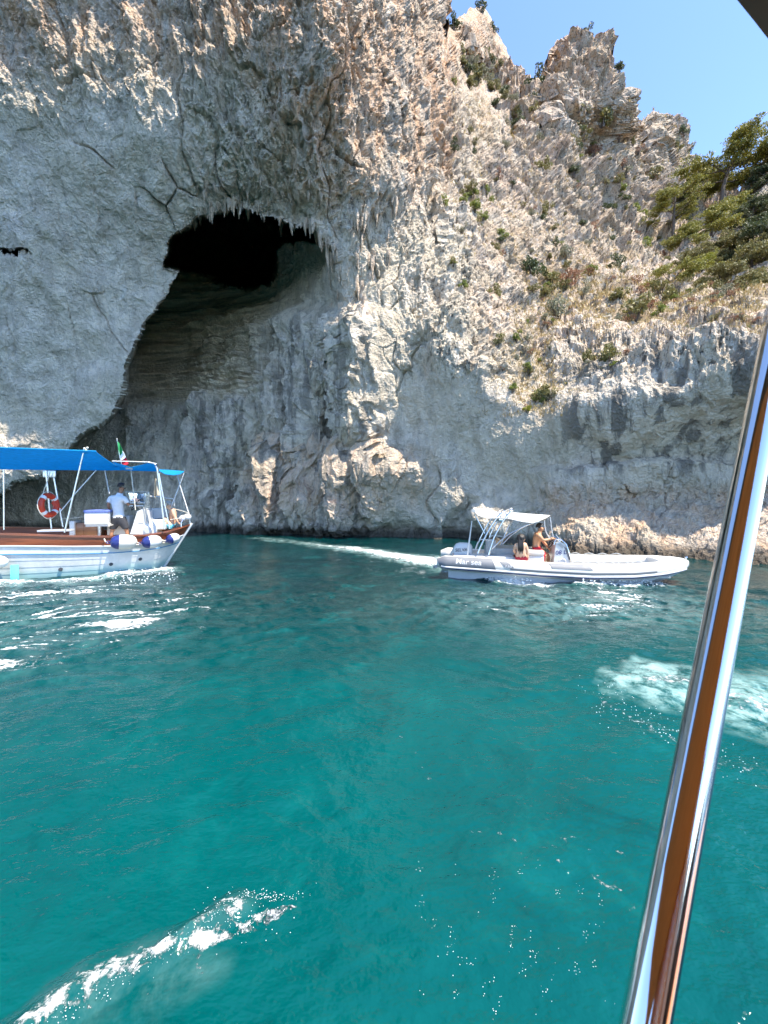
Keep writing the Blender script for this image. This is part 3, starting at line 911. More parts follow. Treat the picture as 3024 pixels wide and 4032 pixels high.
# ------------------------------------------------------------------ people
def skin_mesh(V, E, R, root=0, sub=2):
    me = bpy.data.meshes.new('skin_tmp')
    me.from_pydata([tuple(v) for v in V], E, [])
    o = bpy.data.objects.new('skin_tmp', me)
    col.objects.link(o)
    o.modifiers.new('skin', 'SKIN').use_smooth_shade = True
    sv = me.skin_vertices[0].data
    for k, r in enumerate(R):
        sv[k].radius = (r, r) if not isinstance(r, tuple) else r
        sv[k].use_root = (k == root)
    s = o.modifiers.new('sub', 'SUBSURF')
    s.levels = s.render_levels = sub
    bpy.context.view_layer.update()
    out = bpy.data.meshes.new_from_object(o.evaluated_get(bpy.context.evaluated_depsgraph_get()))
    bpy.data.objects.remove(o)
    bpy.data.meshes.remove(me)
    return out

def hand_chain(wr, pa, curl, side_v, down):
    """palm point to five bent fingers of unequal length"""
    d = (pa - wr).normalized()
    out = []
    for k, ln in enumerate((0.060, 0.072, 0.068, 0.054)):
        b = pa + side_v * (0.026 - 0.0175 * k)
        m1 = b + (d * (1 - curl * 0.4) + down * curl * 0.5).normalized() * ln * 0.55
        m2 = m1 + (d * (1 - curl) + down * curl * 1.4).normalized() * ln * 0.55
        out.append([b - d * 0.02, b + d * 0.012, m1, m2])
    t0 = wr + d * 0.035 + side_v * 0.024
    t1 = t0 + (d * 0.6 + side_v * 0.8).normalized() * 0.034
    out.append([t0 - side_v * 0.015, t0, t1, t1 + (d + down * curl * 0.7).normalized() * 0.028])
    return out

def person(name, J, loc, yaw, skin, label, s=1.0, curl=0.7, female=False):
    """J gives the joints; returns the root object whose mesh is one continuous body"""
    order = ['pelvis', 'waist', 'chest', 'neck', 'jaw', 'skull']
    rad = {'pelvis': (0.135, 0.115), 'waist': (0.125, 0.10), 'chest': (0.155, 0.115), 'neck': 0.056, 'jaw': 0.072, 'skull': 0.098}
    if female:
        rad.update({'pelvis': (0.140, 0.115), 'waist': (0.105, 0.085), 'chest': (0.125, 0.095), 'neck': 0.047})
    V, R, E, ix = [], [], [], {}
    def put(k, r):
        ix[k] = len(V)
        V.append(Vector(J[k]) * s)
        R.append(tuple(q * s for q in r) if isinstance(r, tuple) else r * s)
    for k in order:
        put(k, rad[k])
    E += [(k, k + 1) for k in range(5)]
    k0 = 0.88 if female else 1.0
    for sd in 'LR':
        for k, r in (('sh', 0.068), ('el', 0.043), ('wr', 0.030), ('pa', 0.036)):
            put(k + sd, r * k0)
        E += [(ix['chest'], ix['sh' + sd]), (ix['sh' + sd], ix['el' + sd]), (ix['el' + sd], ix['wr' + sd]), (ix['wr' + sd], ix['pa' + sd])]
        for k, r in (('hi', 0.098), ('kn', 0.060), ('an', 0.040), ('to', 0.036)):
            put(k + sd, r * (0.96 if female else 1))
        E += [(ix['pelvis'], ix['hi' + sd]), (ix['hi' + sd], ix['kn' + sd]), (ix['kn' + sd], ix['an' + sd]), (ix['an' + sd], ix['to' + sd])]
    body = skin_mesh(V, E, R)
    bm = bmesh.new()
    bm.from_mesh(body)
    for sd, sg in (('L', 1), ('R', -1)):
        wr, pa = Vector(J['wr' + sd]), Vector(J['pa' + sd])
        d = (pa - wr).normalized()
        down = Vector((0, 0, -1))
        down = (down - d * down.dot(d))
        down = down.normalized() if down.length > 0.1 else Vector((1, 0, 0))
        side = d.cross(down) * sg
        for ch in hand_chain(wr, pa, curl, side, down):
            fm = skin_mesh([p * s for p in ch], [(0, 1), (1, 2), (2, 3)], [0.0100 * s, 0.0095 * s, 0.0085 * s, 0.0072 * s], 0, 1)
            bm.from_mesh(fm)
            bpy.data.meshes.remove(fm)
    # nose and ears
    sk, jw = Vector(J['skull']) * s, Vector(J['jaw']) * s
    fw = Vector(J.get('look', (1, 0, 0))).normalized()
    sdv = Vector((0, 0, 1)).cross(fw)
    nb = (sk + jw) / 2
    for c, sz in ((nb + fw * 0.098 * s, Vector((0.018, 0.013, 0.026))), (sk * .6 + jw * .4 + sdv * 0.093 * s, Vector((0.02, 0.010, 0.03))), (sk * .6 + jw * .4 - sdv * 0.093 * s, Vector((0.02, 0.010, 0.03)))):
        r = bmesh.ops.create_icosphere(bm, subdivisions=1, radius=1.0)
        Rm = Matrix((fw, sdv, Vector((0, 0, 1)))).transposed()
        for w in r['verts']:
            w.co = c + Rm @ Vector((w.co.x * sz.x * s, w.co.y * sz.y * s, w.co.z * sz.z * s))
    me = bpy.data.meshes.new(name)
    bm.to_mesh(me)
    bm.free()
    me.polygons.foreach_set('use_smooth', np.ones(len(me.polygons), bool))
    o = link(name, me, skin, label=label, cat='person')
    o.location = loc
    o.rotation_euler = (0, 0, yaw)
    for q in (1, -1):
        eb = MB().lathe([(0.001, -.009), (0.009, -.004), (0.009, .004), (0.001, .009)], sk * .55 + jw * .45 + fw * 0.088 * s + sdv * q * 0.032 * s, fw, 8)
        eb.build('eye', EYE, o)
    return o, {k: Vector(V[i]) for k, i in ix.items()}, fw, sdv

def clothing(body, name, mat, test, off=0.012, thick=True):
    """a garment that follows the body: the faces that pass the test, moved outward"""
    bm = bmesh.new()
    bm.from_mesh(body.data)
    bmesh.ops.delete(bm, geom=[f for f in bm.faces if not test(f.calc_center_median())], context='FACES')
    # keep the one connected piece
    left, best = set(bm.faces), []
    while left:
        st = [left.pop()]
        isl = list(st)
        while st:
            for e in st.pop().edges:
                for g in e.link_faces:
                    if g in left:
                        left.remove(g); st.append(g); isl.append(g)
        if len(isl) > len(best):
            best = isl
    keep_ = set(best)
    bmesh.ops.delete(bm, geom=[f for f in bm.faces if f not in keep_], context='FACES')
    bmesh.ops.delete(bm, geom=[w for w in bm.verts if not w.link_faces], context='VERTS')
    bm.normal_update()
    for w in bm.verts:
        w.co += w.normal * off
    me = bpy.data.meshes.new(name)
    bm.to_mesh(me)
    bm.free()
    me.materials.clear()
    me.polygons.foreach_set('use_smooth', np.ones(len(me.polygons), bool))
    o = link(name, me, mat, body)
    if thick:
        so = o.modifiers.new('thickness', 'SOLIDIFY')
        so.thickness = 0.006
    return o

def hair_cap(body, c, fw, r, mat, name='hair', low=-0.15, s=1.0):
    bm = bmesh.new()
    bmesh.ops.create_icosphere(bm, subdivisions=3, radius=r)
    rs = random.Random(3)
    kill = []
    for w in bm.verts:
        f = w.co.normalized().dot(fw)
        if w.co.z < r * (low + 0.75 * max(0, f) ** 1.0 * (1 if f > 0 else 0)) + (0.25 * r if f > 0.3 else -0.12 * r):
            kill.append(w)
        w.co *= 1 + rs.uniform(-0.03, 0.05)
    bmesh.ops.delete(bm, geom=kill, context='VERTS')
    for w in bm.verts:
        w.co += c
    me = bpy.data.meshes.new(name)
    bm.to_mesh(me)
    bm.free()
    o = link(name, me, mat, body)
    so = o.modifiers.new('thickness', 'SOLIDIFY')
    so.thickness = 0.02
    so.offset = -1
    return o
# ------------------------------------------------------------------ inflatable boat
F = Frame((1.85, 11.16, 0.0), math.radians(-12))
def Z1(zx, zy, lat): return F.L(1740 + zx / 3.318, 1980 + zy / 3.318, lat)
def Z2(zx, zy, lat): return F.L(2150 + zx / 2.91, 2100 + zy / 2.91, lat)
rib = empty('inflatable_boat', F.o, F.yaw, label='cream and grey rigid inflatable motorboat with white sunshade crossing in front of the cliff', cat='boat')
TX = [-0.25, -0.05, 1.0, 2.4, 3.5, 4.4, 5.1, 5.55, 5.85]
TY = [0.85, 0.85, 0.85, 0.85, 0.85, 0.78, 0.60, 0.40, 0.24]
TZ = [0.46, 0.455, 0.42, 0.36, 0.345, 0.37, 0.42, 0.47, 0.50]
TR = [0.10, 0.195, 0.205, 0.205, 0.205, 0.20, 0.19, 0.175, 0.14]
def tcen(x, side=-1):
    return Vector((x, side * np.interp(x, TX, TY), np.interp(x, TX, TZ))), float(np.interp(x, TX, TR))
def tsurf(x, a, off=0.0, side=-1):
    c, r = tcen(x, side)
    c2, _ = tcen(x + 0.02, side)
    t = (c2 - c).normalized()
    o = Vector((t.y, -t.x, 0)) * (1 if side < 0 else -1)
    o.normalize()
    return c + (o * math.cos(a) + Vector((0, 0, 1)) * math.sin(a)) * (r + off)
xs = np.concatenate([np.linspace(-0.25, 0.1, 6), np.linspace(0.25, 5.0, 24), np.linspace(5.1, 5.85, 10)])
for side in (-1, 1):
    t = MB()
    t.tube([tcen(x, side)[0] for x in xs], [tcen(x, side)[1] for x in xs], 20)
    t.build('inflatable_tube', CREAM, rib, 60)
def patch(name, x0, x1, a0, a1, mat, off=0.004, skew=0.0, parent=rib, side=-1, nx=14, na=6):
    rows = [[tsurf(x0 + (x1 - x0) * i / nx + skew * (j / na), math.radians(a0 + (a1 - a0) * j / na), off, side) for j in range(na + 1)] for i in range(nx + 1)]
    return MB().sheet(rows, 0.003).build(name, mat, parent)
for side in (-1, 1):
    patch('grey_panel', -0.17, 1.28, -28, 68, GREYP, 0.006, -0.10, side=side, nx=20)
    patch('grey_panel', 1.50, 1.72, 5, 48, GREYP, 0.006, -0.16, side=side)
    patch('grey_panel', 2.62, 3.55, 22, 62, GREYP, 0.006, -0.08, side=side)
    patch('stripe', 1.62, 5.0, -9, 3, GREYP, 0.005, side=side, nx=30)
    st = MB()
    xx = np.linspace(-0.12, 5.80, 40)
    st.tube([tsurf(x, math.radians(-24), 0.006, side) for x in xx], 0.030, 10)
    ru = st.build('rubbing_strake', GEL, rib, 60)
    MB().tube([tsurf(x, math.radians(-24), 0.036, side) for x in xx], 0.006, 6).build('strake_line', GREYP, ru)
    MB().tube([tsurf(x, math.radians(-38), 0.010, side) for x in xx], 0.012, 6).build('strake_line', NAVY, ru)
# bow moulding
nose = []
for x, w, zt, zb in ((5.30, 0.42, 0.62, 0.40), (5.55, 0.40, 0.655, 0.38), (5.80, 0.34, 0.665, 0.38), (5.98, 0.24, 0.645, 0.40), (6.08, 0.10, 0.60, 0.44)):
    nose.append([Vector((x, w * c, (zt + zb) / 2 + (zt - zb) / 2 * s)) for c, s in [(math.copysign(abs(math.cos(a)) ** 0.6, math.cos(a)), math.copysign(abs(math.sin(a)) ** 0.6, math.sin(a))) for a in np.linspace(0, 2 * math.pi, 16, endpoint=False)]])
bow = MB().loft(nose).build('bow_moulding', GEL, rib, 50)
MB().lathe([(0.001, -.035), (0.025, -.028), (0.036, 0), (0.025, .028), (0.001, .035)], (6.06, 0, 0.66), (0, 0, 1), 12).build('bow_light', STEEL, bow)
MB().box((5.42, -0.12, 0.675), (0.16, 0.025, 0.02), bev=0.006).box((5.38, -0.12, 0.655), (0.02, 0.02, 0.03)).box((5.46, -0.12, 0.655), (0.02, 0.02, 0.03)).build('cleat', STEEL, bow)
# hull under the tubes
hs = []
for x, hb, zc, zk in ((0.05, 0.80, 0.26, -0.22), (1.0, 0.82, 0.24, -0.26), (2.4, 0.82, 0.20, -0.26), (3.6, 0.80, 0.20, -0.22), (4.5, 0.70, 0.24, -0.12), (5.1, 0.50, 0.30, 0.00), (5.6, 0.26, 0.36, 0.14), (5.92, 0.06, 0.42, 0.30)):
    hs.append([Vector((x, -hb, zc)), Vector((x, -hb * 0.96, zc * 0.35 + zk * 0.65 + .03)), Vector((x, -hb * 0.5, zk * 0.9 + zc * 0.1 - 0.03)), Vector((x, 0, zk)), Vector((x, hb * 0.5, zk * 0.9 + zc * 0.1 - 0.03)), Vector((x, hb * 0.96, zc * 0.35 + zk * 0.65 + .03)), Vector((x, hb, zc))])
MB().loft(hs, True, True).build('hull', GELS, rib, 30)
MB().box((2.9, 0, 0.255), (5.0, 1.35, 0.05), bev=0.01).build('floor', LIGHTG, rib)
# stern deck, bench and seats
d0 = Z1(300, 690, -0.62)
MB().box((1.05, 0, 0.50), (1.75, 1.28, 0.24), bev=0.03).build('stern_deck', GEL, rib)
MB().box((1.55, 0.25, 0.70), (1.0, 0.80, 0.20), bev=0.06).build('bench', LIGHTG, rib)
MB().box((1.20, 0.0, 0.82), (0.28, 0.42, 0.40), bev=0.08).build('backrest', LIGHTG, rib)
sc = Z1(1190, 700, -0.1)
seat = MB().box((sc.x, 0, 0.46), (0.46, 0.86, 0.38), bev=0.03).build('helm_seat', GEL, rib)
MB().box((sc.x - 0.02, 0, 0.72), (0.52, 0.90, 0.15), bev=0.06).build('cushion', CREAM, seat)
MB().box((sc.x - 0.25, 0, 0.80), (0.10, 0.86, 0.20), bev=0.04).build('back_cushion', CREAM, seat)
# console
prof = [(88, 352), (112, 112), (160, 95), (236, 130), (302, 285), (292, 352)]
cn = MB().loft([[Vector((Z2(a, b, -0.36).x, lat, Z2(a, b, -0.36).z)) for a, b in prof] for lat in (-0.36, -0.30, 0.30, 0.36)]).build('console', GEL, rib, 30)
q = [Z2(205, 150, -0.36), Z2(240, 175, -0.36), Z2(280, 290, -0.36), Z2(262, 310, -0.36)]
MB().loft([[Vector((p.x, lat, p.z)) for p in q] for lat in (-0.368, -0.362)]).build('grey_panel', GREYP, cn)
q = [Z2(130, 125, -0.36), Z2(165, 112, -0.36), Z2(205, 150, -0.36), Z2(185, 175, -0.36)]
MB().loft([[Vector((p.x, lat, p.z)) for p in q] for lat in (-0.368, -0.362)]).build('grey_panel', LIGHTG, cn)
ws0, ws1 = Z2(125, 5, -0.3), Z2(238, 128, -0.3)
MB().loft([[Vector((ws1.x, -0.33, ws1.z)), Vector((ws1.x, 0.33, ws1.z)), Vector((ws1.x + .012, 0.33, ws1.z)), Vector((ws1.x + .012, -0.33, ws1.z))],
           [Vector((ws0.x, -0.26, ws0.z)), Vector((ws0.x, 0.26, ws0.z)), Vector((ws0.x + .012, 0.26, ws0.z)), Vector((ws0.x + .012, -0.26, ws0.z))]]).build('windscreen', ACRYL, cn)
for lat in (-0.38, 0.38):
    MB().tube([Z2(a, b, -0.38) * 1.0 + Vector((0, lat + 0.38, 0)) for a, b in ((92, 130), (106, 78), (130, 66), (172, 70), (232, 128), (282, 285), (282, 330))], 0.016, 8).build('grab_rail', STEEL, cn)
MB().tube([Vector((Z2(130, 66, -.38).x, l, Z2(130, 66, -.38).z)) for l in (-0.38, 0.38)], 0.016, 8).build('grab_rail', STEEL, cn)
pc = Z2(190, 327, -0.37)
MB().torus(pc, 0.075, 0.016, (0, 1, 0), 20, 6).build('hatch_ring', GEL, cn)
MB().lathe([(0.001, -.006), (0.07, -.006), (0.07, .006), (0.001, .006)], pc, (0, 1, 0), 20).build('hatch', GELS, cn)
me = text_mesh('08 L', 0.155, 'number', 0.15)
t0 = Z2(108, 246, -0.364)
n_ = link('number', me, NAVY, cn)
n_.location = (t0.x, -0.366, t0.z)
n_.rotation_euler = (math.radians(90), math.radians(-6), 0)
wc = Z1(1440, 520, -0.05)
wheel = MB().torus((wc.x, 0.02, wc.z), 0.17, 0.014, (-0.85, 0, 0.5), 24, 6).build('steering_wheel', DARKG, cn)
sp = MB()
qx = Vector((-0.85, 0, 0.5)).to_track_quat('Z', 'Y')
for k in range(3):
    sp.tube([Vector((wc.x, 0.02, wc.z)), Vector((wc.x, 0.02, wc.z)) + qx @ Vector((0.165 * math.cos(k * 2.094), 0.165 * math.sin(k * 2.094), 0))], 0.01, 6)
sp.tube([Vector((wc.x, 0.02, wc.z)), Vector((wc.x + .16, 0.02, wc.z - .1))], 0.02, 8)
sp.build('spokes', DARKG, wheel)
# outboard motor
oc = Z1(268, 612, 0.0)
cowl = MB()
rings = []
for k, (dz, lx, ly, dx) in enumerate(((-0.22, 0.36, 0.25, 0.02), (-0.16, 0.54, 0.36, 0.0), (-0.02, 0.56, 0.37, 0.0), (0.10, 0.52, 0.35, 0.02), (0.17, 0.42, 0.28, 0.03), (0.205, 0.22, 0.14, 0.03))):
    rings.append([Vector((oc.x + dx + lx / 2 * math.copysign(abs(math.cos(a)) ** 0.55, math.cos(a)), ly / 2 * math.copysign(abs(math.sin(a)) ** 0.55, math.sin(a)), oc.z + dz)) for a in np.linspace(0, 2 * math.pi, 24, endpoint=False)])
cowl.loft(rings)
motor = cowl.build('outboard_motor', GEL, rib, 60)
MB().loft([[Vector((oc.x - .27 + 0.54 * i, -0.189, oc.z - .115 + .015 * i + h)) for i, h in ((0, 0), (1, 0), (1, 0.018), (0, 0.018))], [Vector((oc.x - .27 + 0.54 * i, -0.183, oc.z - .115 + .015 * i + h)) for i, h in ((0, 0), (1, 0), (1, 0.018), (0, 0.018))]]).build('red_stripe', REDP, motor)
MB().loft([[Vector((oc.x - .27 + 0.54 * i, -0.189, oc.z - .165 + .015 * i + h)) for i, h in ((0, 0), (1, 0), (1, 0.026), (0, 0.026))], [Vector((oc.x - .27 + 0.54 * i, -0.180, oc.z - .165 + .015 * i + h)) for i, h in ((0, 0), (1, 0), (1, 0.026), (0, 0.026))]]).build('dark_stripe', DARKG, motor)
sel = text_mesh('SELVA', 0.125, 'lettering', 0.15)
so = link('lettering', sel, DARKG, motor)
so.location = (oc.x - 0.20, -0.191, oc.z - 0.035)
so.rotation_euler = (math.radians(90), math.radians(-4), 0)
MB().box((oc.x + .05, 0, oc.z - .42), (0.16, 0.12, 0.5), bev=0.03).box((oc.x + .25, 0, oc.z - .30), (0.25, 0.26, 0.12), bev=0.03).build('leg', DARKG, motor)
# lettering on the side tube
def on_tube(txt, size, x0, a_base, name, shear=0.12, off=0.012, sx=1.0):
    me = text_mesh(txt, size, name, shear)
    bm = bmesh.new(); bm.from_mesh(me)
    bmesh.ops.subdivide_edges(bm, edges=bm.edges[:], cuts=3)
    for w in bm.verts:
        c, r = tcen(x0 + w.co.x * sx)
        w.co = tsurf(x0 + w.co.x * sx, math.radians(a_base) + w.co.y / r, off)
    bm.to_mesh(me); bm.free()
    return link(name, me, GEL, rib)
xa, xb = Z1(175, 780, -1.02).x, Z1(548, 800, -1.02).x
on_tube('Mar sea', 0.19, xa, 8, 'lettering', 0.15, 0.013, (xb - xa) / 0.66)
on_tube('110', 0.085, Z1(815, 830, -1.02).x, 6, 'lettering', 0.2, 0.013, 1.35)
# roll bar, struts and sunshade
def mir(p): return Vector((p.x, -p.y, p.z))
arch = []
for pts in (((470, 660), (500, 585), (540, 500), (590, 400), (640, 310), (690, 235), (745, 165), (800, 118)), ((610, 680), (640, 590), (680, 460), (725, 370), (775, 280), (820, 205), (860, 160), (905, 108))):
    a = [Z1(x, y, -0.66 + 0.10 * (k / 7) ** 2) for k, (x, y) in enumerate(pts)]
    top = a[-1] + Vector((0.06, 0.14, 0.045))
    full = a + [top, Vector((top.x, 0, top.z + 0.03)), mir(top)] + [mir(p) for p in reversed(a)]
    MB().tube(full, 0.024, 10).build('roll_bar', STEEL, rib, 60)
tl = Z1(905, 80, 0.0)
MB().lathe([(0.001, -.05), (0.05, -.05), (0.055, 0), (0.04, .04), (0.001, .05)], Z1(905, 88, -0.35), (0, 0, 1), 12).build('navigation_light', GEL, rib)
MB().lathe([(0.001, -.03), (0.045, -.03), (0.05, .02), (0.001, .03)], Z1(770, 218, -0.62), (0.3, -1, 0), 12).build('spotlight', STEEL, rib)
MB().box(Z1(770, 222, -0.58), (0.22, 0.03, 0.09), bev=0.012).build('light_bracket', LIGHTG, rib)
for pts, lat in ((((650, 605), (760, 500), (880, 405), (1000, 345), (1100, 292), (1200, 262)), -0.62), (((790, 542), (900, 430), (1020, 338), (1110, 295), (1190, 268)), -0.20), (((430, 150), (490, 270), (560, 402)), -0.64), (((610, 210), (650, 285), (700, 360)), 0.3),
                 (((750, 602), (800, 470), (860, 330), (925, 215)), 0.62)):
    MB().tube([Z1(x, y, lat) for x, y in pts], 0.017, 8).build('strut', STEEL, rib, 60)
MB().tube([Z1(335, 680, -0.5), Z1(352, 540, -0.5), Z1(372, 390, -0.5), Z1(392, 235, -0.5)], [0.026, 0.024, 0.018, 0.012], 8).build('flag_pole', GEL, rib)
for pts in (((1340, 230), (1343, 300), (1360, 385), (1400, 452)), ((1415, 185), (1430, 320), (1452, 440))):
    MB().tube([Z1(x, y, -0.3) for x, y in pts], 0.012, 6).build('strap', GEL, rib)
for pts, lat in ((((440, 602), (465, 530), (500, 478), (570, 482), (660, 490)), -0.50), (((600, 560), (620, 460), (650, 430), (720, 432), (795, 440)), 0.45)):
    MB().tube([Z1(x, y, lat) for x, y in pts], 0.017, 8).build('stern_rail', GEL, rib)
NE = [(412, 100), (480, 165), (600, 198), (740, 196), (880, 206), (1050, 244), (1180, 260), (1268, 243)]
FE = [(425, 80), (545, 68), (650, 100), (760, 122), (900, 120), (1080, 138), (1260, 150), (1432, 162)]
rows = []
for t in np.linspace(0, 1, 7):
    r = []
    for k in range(8):
        a, b = Z1(*NE[k], -0.72), Z1(*FE[k], 0.72)
        p = a.lerp(b, t)
        p.z -= 0.05 * math.sin(math.pi * t) * (0.4 if k in (0, 3, 7) else 1.0)
        r.append(p)
    rows.append(r)
can = MB().sheet(rows, 0.012).build('sunshade', WHITECAN, rib, 60)
MB().tube([r[0] + Vector((0, 0, 0.0)) for r in rows], 0.05, 10).build('rolled_edge', WHITECAN, can)
MB().tube([r[7] for r in rows], 0.016, 8).build('front_bow', STEEL, can)
# rope loops on the tubes
for zx in (365, 540, 720, 897, 1070):
    x = Z2(zx, 345, -0.8).x
    for side in (-1, 1):
        pts = [tsurf(x - 0.13 + 0.26 * k / 6, math.radians(100), 0.004 + 0.045 * math.sin(math.pi * k / 6), side) for k in range(7)]
        MB().tube(pts, 0.014, 6).build('rope_loop', LIGHTG, rib)

# ------------------------------------------------------------------ the two people in it
def joints(f, spec, base):
    return {k: (Vector(v) - base if k != 'look' else Vector(v)) for k, v in spec.items()}
A = lambda x, y, l: Z1(x, y, l)
base = Vector((A(1240, 640, -0.1).x, -0.1, 0.28))
spec = dict(pelvis=A(1225, 615, -0.1), waist=A(1228, 540, -0.1), chest=A(1240, 445, -0.1), neck=A(1268, 392, -0.1), jaw=A(1296, 350, -0.1), skull=A(1288, 318, -0.1), look=(1, 0.0, -0.05),
            shR=A(1262, 418, -0.30), elR=A(1325, 492, -0.34), wrR=A(1425, 470, -0.26), paR=A(1468, 465, -0.24),
            shL=A(1262, 405, 0.10), elL=A(1322, 505, 0.14), wrL=A(1392, 582, 0.10), paL=A(1412, 612, 0.08),
            hiR=A(1238, 640, -0.22), knR=A(1352, 690, -0.26), anR=A(1345, 785, -0.24), toR=A(1400, 795, -0.24),
            hiL=A(1238, 632, 0.02), knL=A(1385, 672, 0.06), anL=A(1392, 780, 0.06), toL=A(1440, 788, 0.06))
J = joints(F, spec, base)
man, jp, fw, sdv = person('person', J, F.o + F.R @ base, F.yaw, SKIN1, 'tanned bare-chested man in red shorts seated at the console of the inflatable boat', curl=0.8)
zc = J['pelvis'].z
hipx = J['pelvis'].x
kn = (J['knR'] + J['knL']) / 2
def shorts_test(p):
    return p.z < zc + 0.09 and p.x < hipx + (kn.x - hipx) * 0.72 and p.z > zc - 0.26 and (p.x > hipx - 0.3)
clothing(man, 'shorts', RED, shorts_test, 0.018)
hair_cap(man, J['skull'] + Vector((-0.012, 0, 0.012)), fw, 0.112, HAIRD)
bd = J['jaw'] + fw * 0.045
MB().lathe([(0.001, -.035), (0.045, -.03), (0.055, 0), (0.03, .02), (0.001, .025)], bd + Vector((0, 0, -0.02)), (0.2, 0, 1), 10).build('beard', HAIRD, man)
base = Vector((A(1035, 730, -0.72).x, -0.72, tcen(2.4)[0].z + 0.2))
spec = dict(pelvis=A(1035, 722, -0.74), waist=A(1035, 655, -0.75), chest=A(1030, 578, -0.74), neck=A(1036, 522, -0.70), jaw=A(1050, 490, -0.66), skull=A(1036, 462, -0.69), look=(0.75, 0.66, 0),
            shL=A(965, 556, -0.73), elL=A(943, 625, -0.74), wrL=A(975, 680, -0.62), paL=A(990, 700, -0.56),
            shR=A(1092, 548, -0.73), elR=A(1118, 620, -0.76), wrR=A(1112, 690, -0.74), paR=A(1112, 718, -0.70),
            hiL=A(990, 728, -0.70), knL=A(960, 690, -0.30), anL=A(965, 760, -0.18), toL=A(975, 765, -0.06),
            hiR=A(1078, 728, -0.70), knR=A(1110, 690, -0.32), anR=A(1105, 760, -0.20), toR=A(1110, 765, -0.08))
J = joints(F, spec, base)
wom, jp, fw, sdv = person('person', J, F.o + F.R @ base, F.yaw, SKIN2, 'long-haired woman in burgundy bikini sitting with her back turned on the inflatable boat', curl=0.4, female=True)
zc = J['pelvis'].z
clothing(wom, 'bikini_bottom', WINE, lambda p: zc - 0.14 < p.z < zc + 0.045 and p.y < J['pelvis'].y + 0.10 and abs(p.x - J['pelvis'].x) < 0.20, 0.008, False)
zb = J['chest'].z - 0.075
clothing(wom, 'bikini_top', WINE, lambda p: abs(p.z - zb) < 0.022 and abs(p.x - J['chest'].x) < 0.135 and abs(p.y - J['chest'].y) < 0.16, 0.008, False)
hair_cap(wom, J['skull'] + Vector((-0.006, -0.008, 0.008)), fw, 0.112, HAIRD, low=-0.5)
lock = MB()
for k in range(6):
    a = J['skull'] + Vector((-0.06 + 0.018 * k, -0.085, 0.0))
    lock.tube([a, a + Vector((-0.012, -0.035, -0.14)), a + Vector((-0.020 + 0.008 * (k % 3), -0.060, -0.25)), a + Vector((-0.030 + 0.02 * (k % 2), -0.040, -0.33 - 0.03 * (k % 3)))], [0.026, 0.026, 0.020, 0.006], 6)
lock.build('long_hair', HAIRD, wom)
# ------------------------------------------------------------------ wooden tour boat on the left
wh = NM('weathered_white_planking')
_P = wh.co()
_z = wh.n('ShaderNodeSeparateXYZ', i_0=_P).outputs[2]
_n = wh.noise(_P, 2.2, 4, 0.65)
_s = wh.noise(wh.mapping(_P, (3.0, 3.0, 0.35)), 2.0, 4, 0.65)
_c = wh.mix(wh.ramp(_n, 0.35, 0.7), (0.50, 0.51, 0.51), (0.64, 0.64, 0.62))
_c = wh.mix(wh.ramp(_s, 0.58, 0.75, 0, 0.4), _c, (0.42, 0.40, 0.35))
_c = wh.mix(wh.ramp(wh.math('ADD', _z, wh.math('MULTIPLY', _n, 0.25)), 0.50, 0.18), _c, (0.34, 0.52, 0.49))
WHULL = wh.out(_c, wh.ramp(_n, 0.3, 0.7, 0.3, 0.5))
G = Frame((-6.3, 12.5, 0.0), math.radians(20))
def ZA(zx, zy, lat): return G.L(zx / 2.074, 1700 + zy / 2.074, lat)
def ZB(zx, zy, lat): return G.L(360 + zx / 3.95, 1840 + zy / 3.95, lat)
goz = empty('wooden_boat', G.o, G.yaw, label='white wooden tour boat with mahogany rail and blue awnings at the grotto', cat='boat')
HS = [0.0, 0.25, 0.6, 1.1, 1.8, 2.8, 4.0, 6.0, 8.0, 8.6]
HB = [0.03, 0.28, 0.52, 0.75, 0.93, 1.06, 1.12, 1.10, 0.80, 0.45]
HZ_ = [1.33, 1.24, 1.15, 1.09, 1.08, 1.14, 1.24, 1.33, 1.40, 1.42]
def hull_pt(s, t, side=-1, off=0.0):
    """s metres aft of the stem head, t = 0 at the rail and 1 at the waterline"""
    b, zg = float(np.interp(s, HS, HB)), float(np.interp(s, HS, HZ_))
    fw_ = 0.84 - 0.40 * math.exp(-s / 0.9)
    y = b * (1 - (1 - fw_) * max(t, 0.0) ** 1.6) + off
    return Vector((-s - t * 0.78 * math.exp(-s / 1.1), side * y, zg * (1 - t)))
ss = np.concatenate([np.linspace(0, 1.2, 12, endpoint=False), np.linspace(1.2, 8.6, 26)])
def strip(name, t0, t1, mat, o0, o1, parent, side, n=4, thick=0.02, s_=ss):
    rows = [[hull_pt(s, t0 + (t1 - t0) * k / n, side, o0 + (o1 - o0) * k / n) for k in range(n + 1)] for s in s_]
    return MB().sheet(rows, 0).build(name, mat, parent, 50)
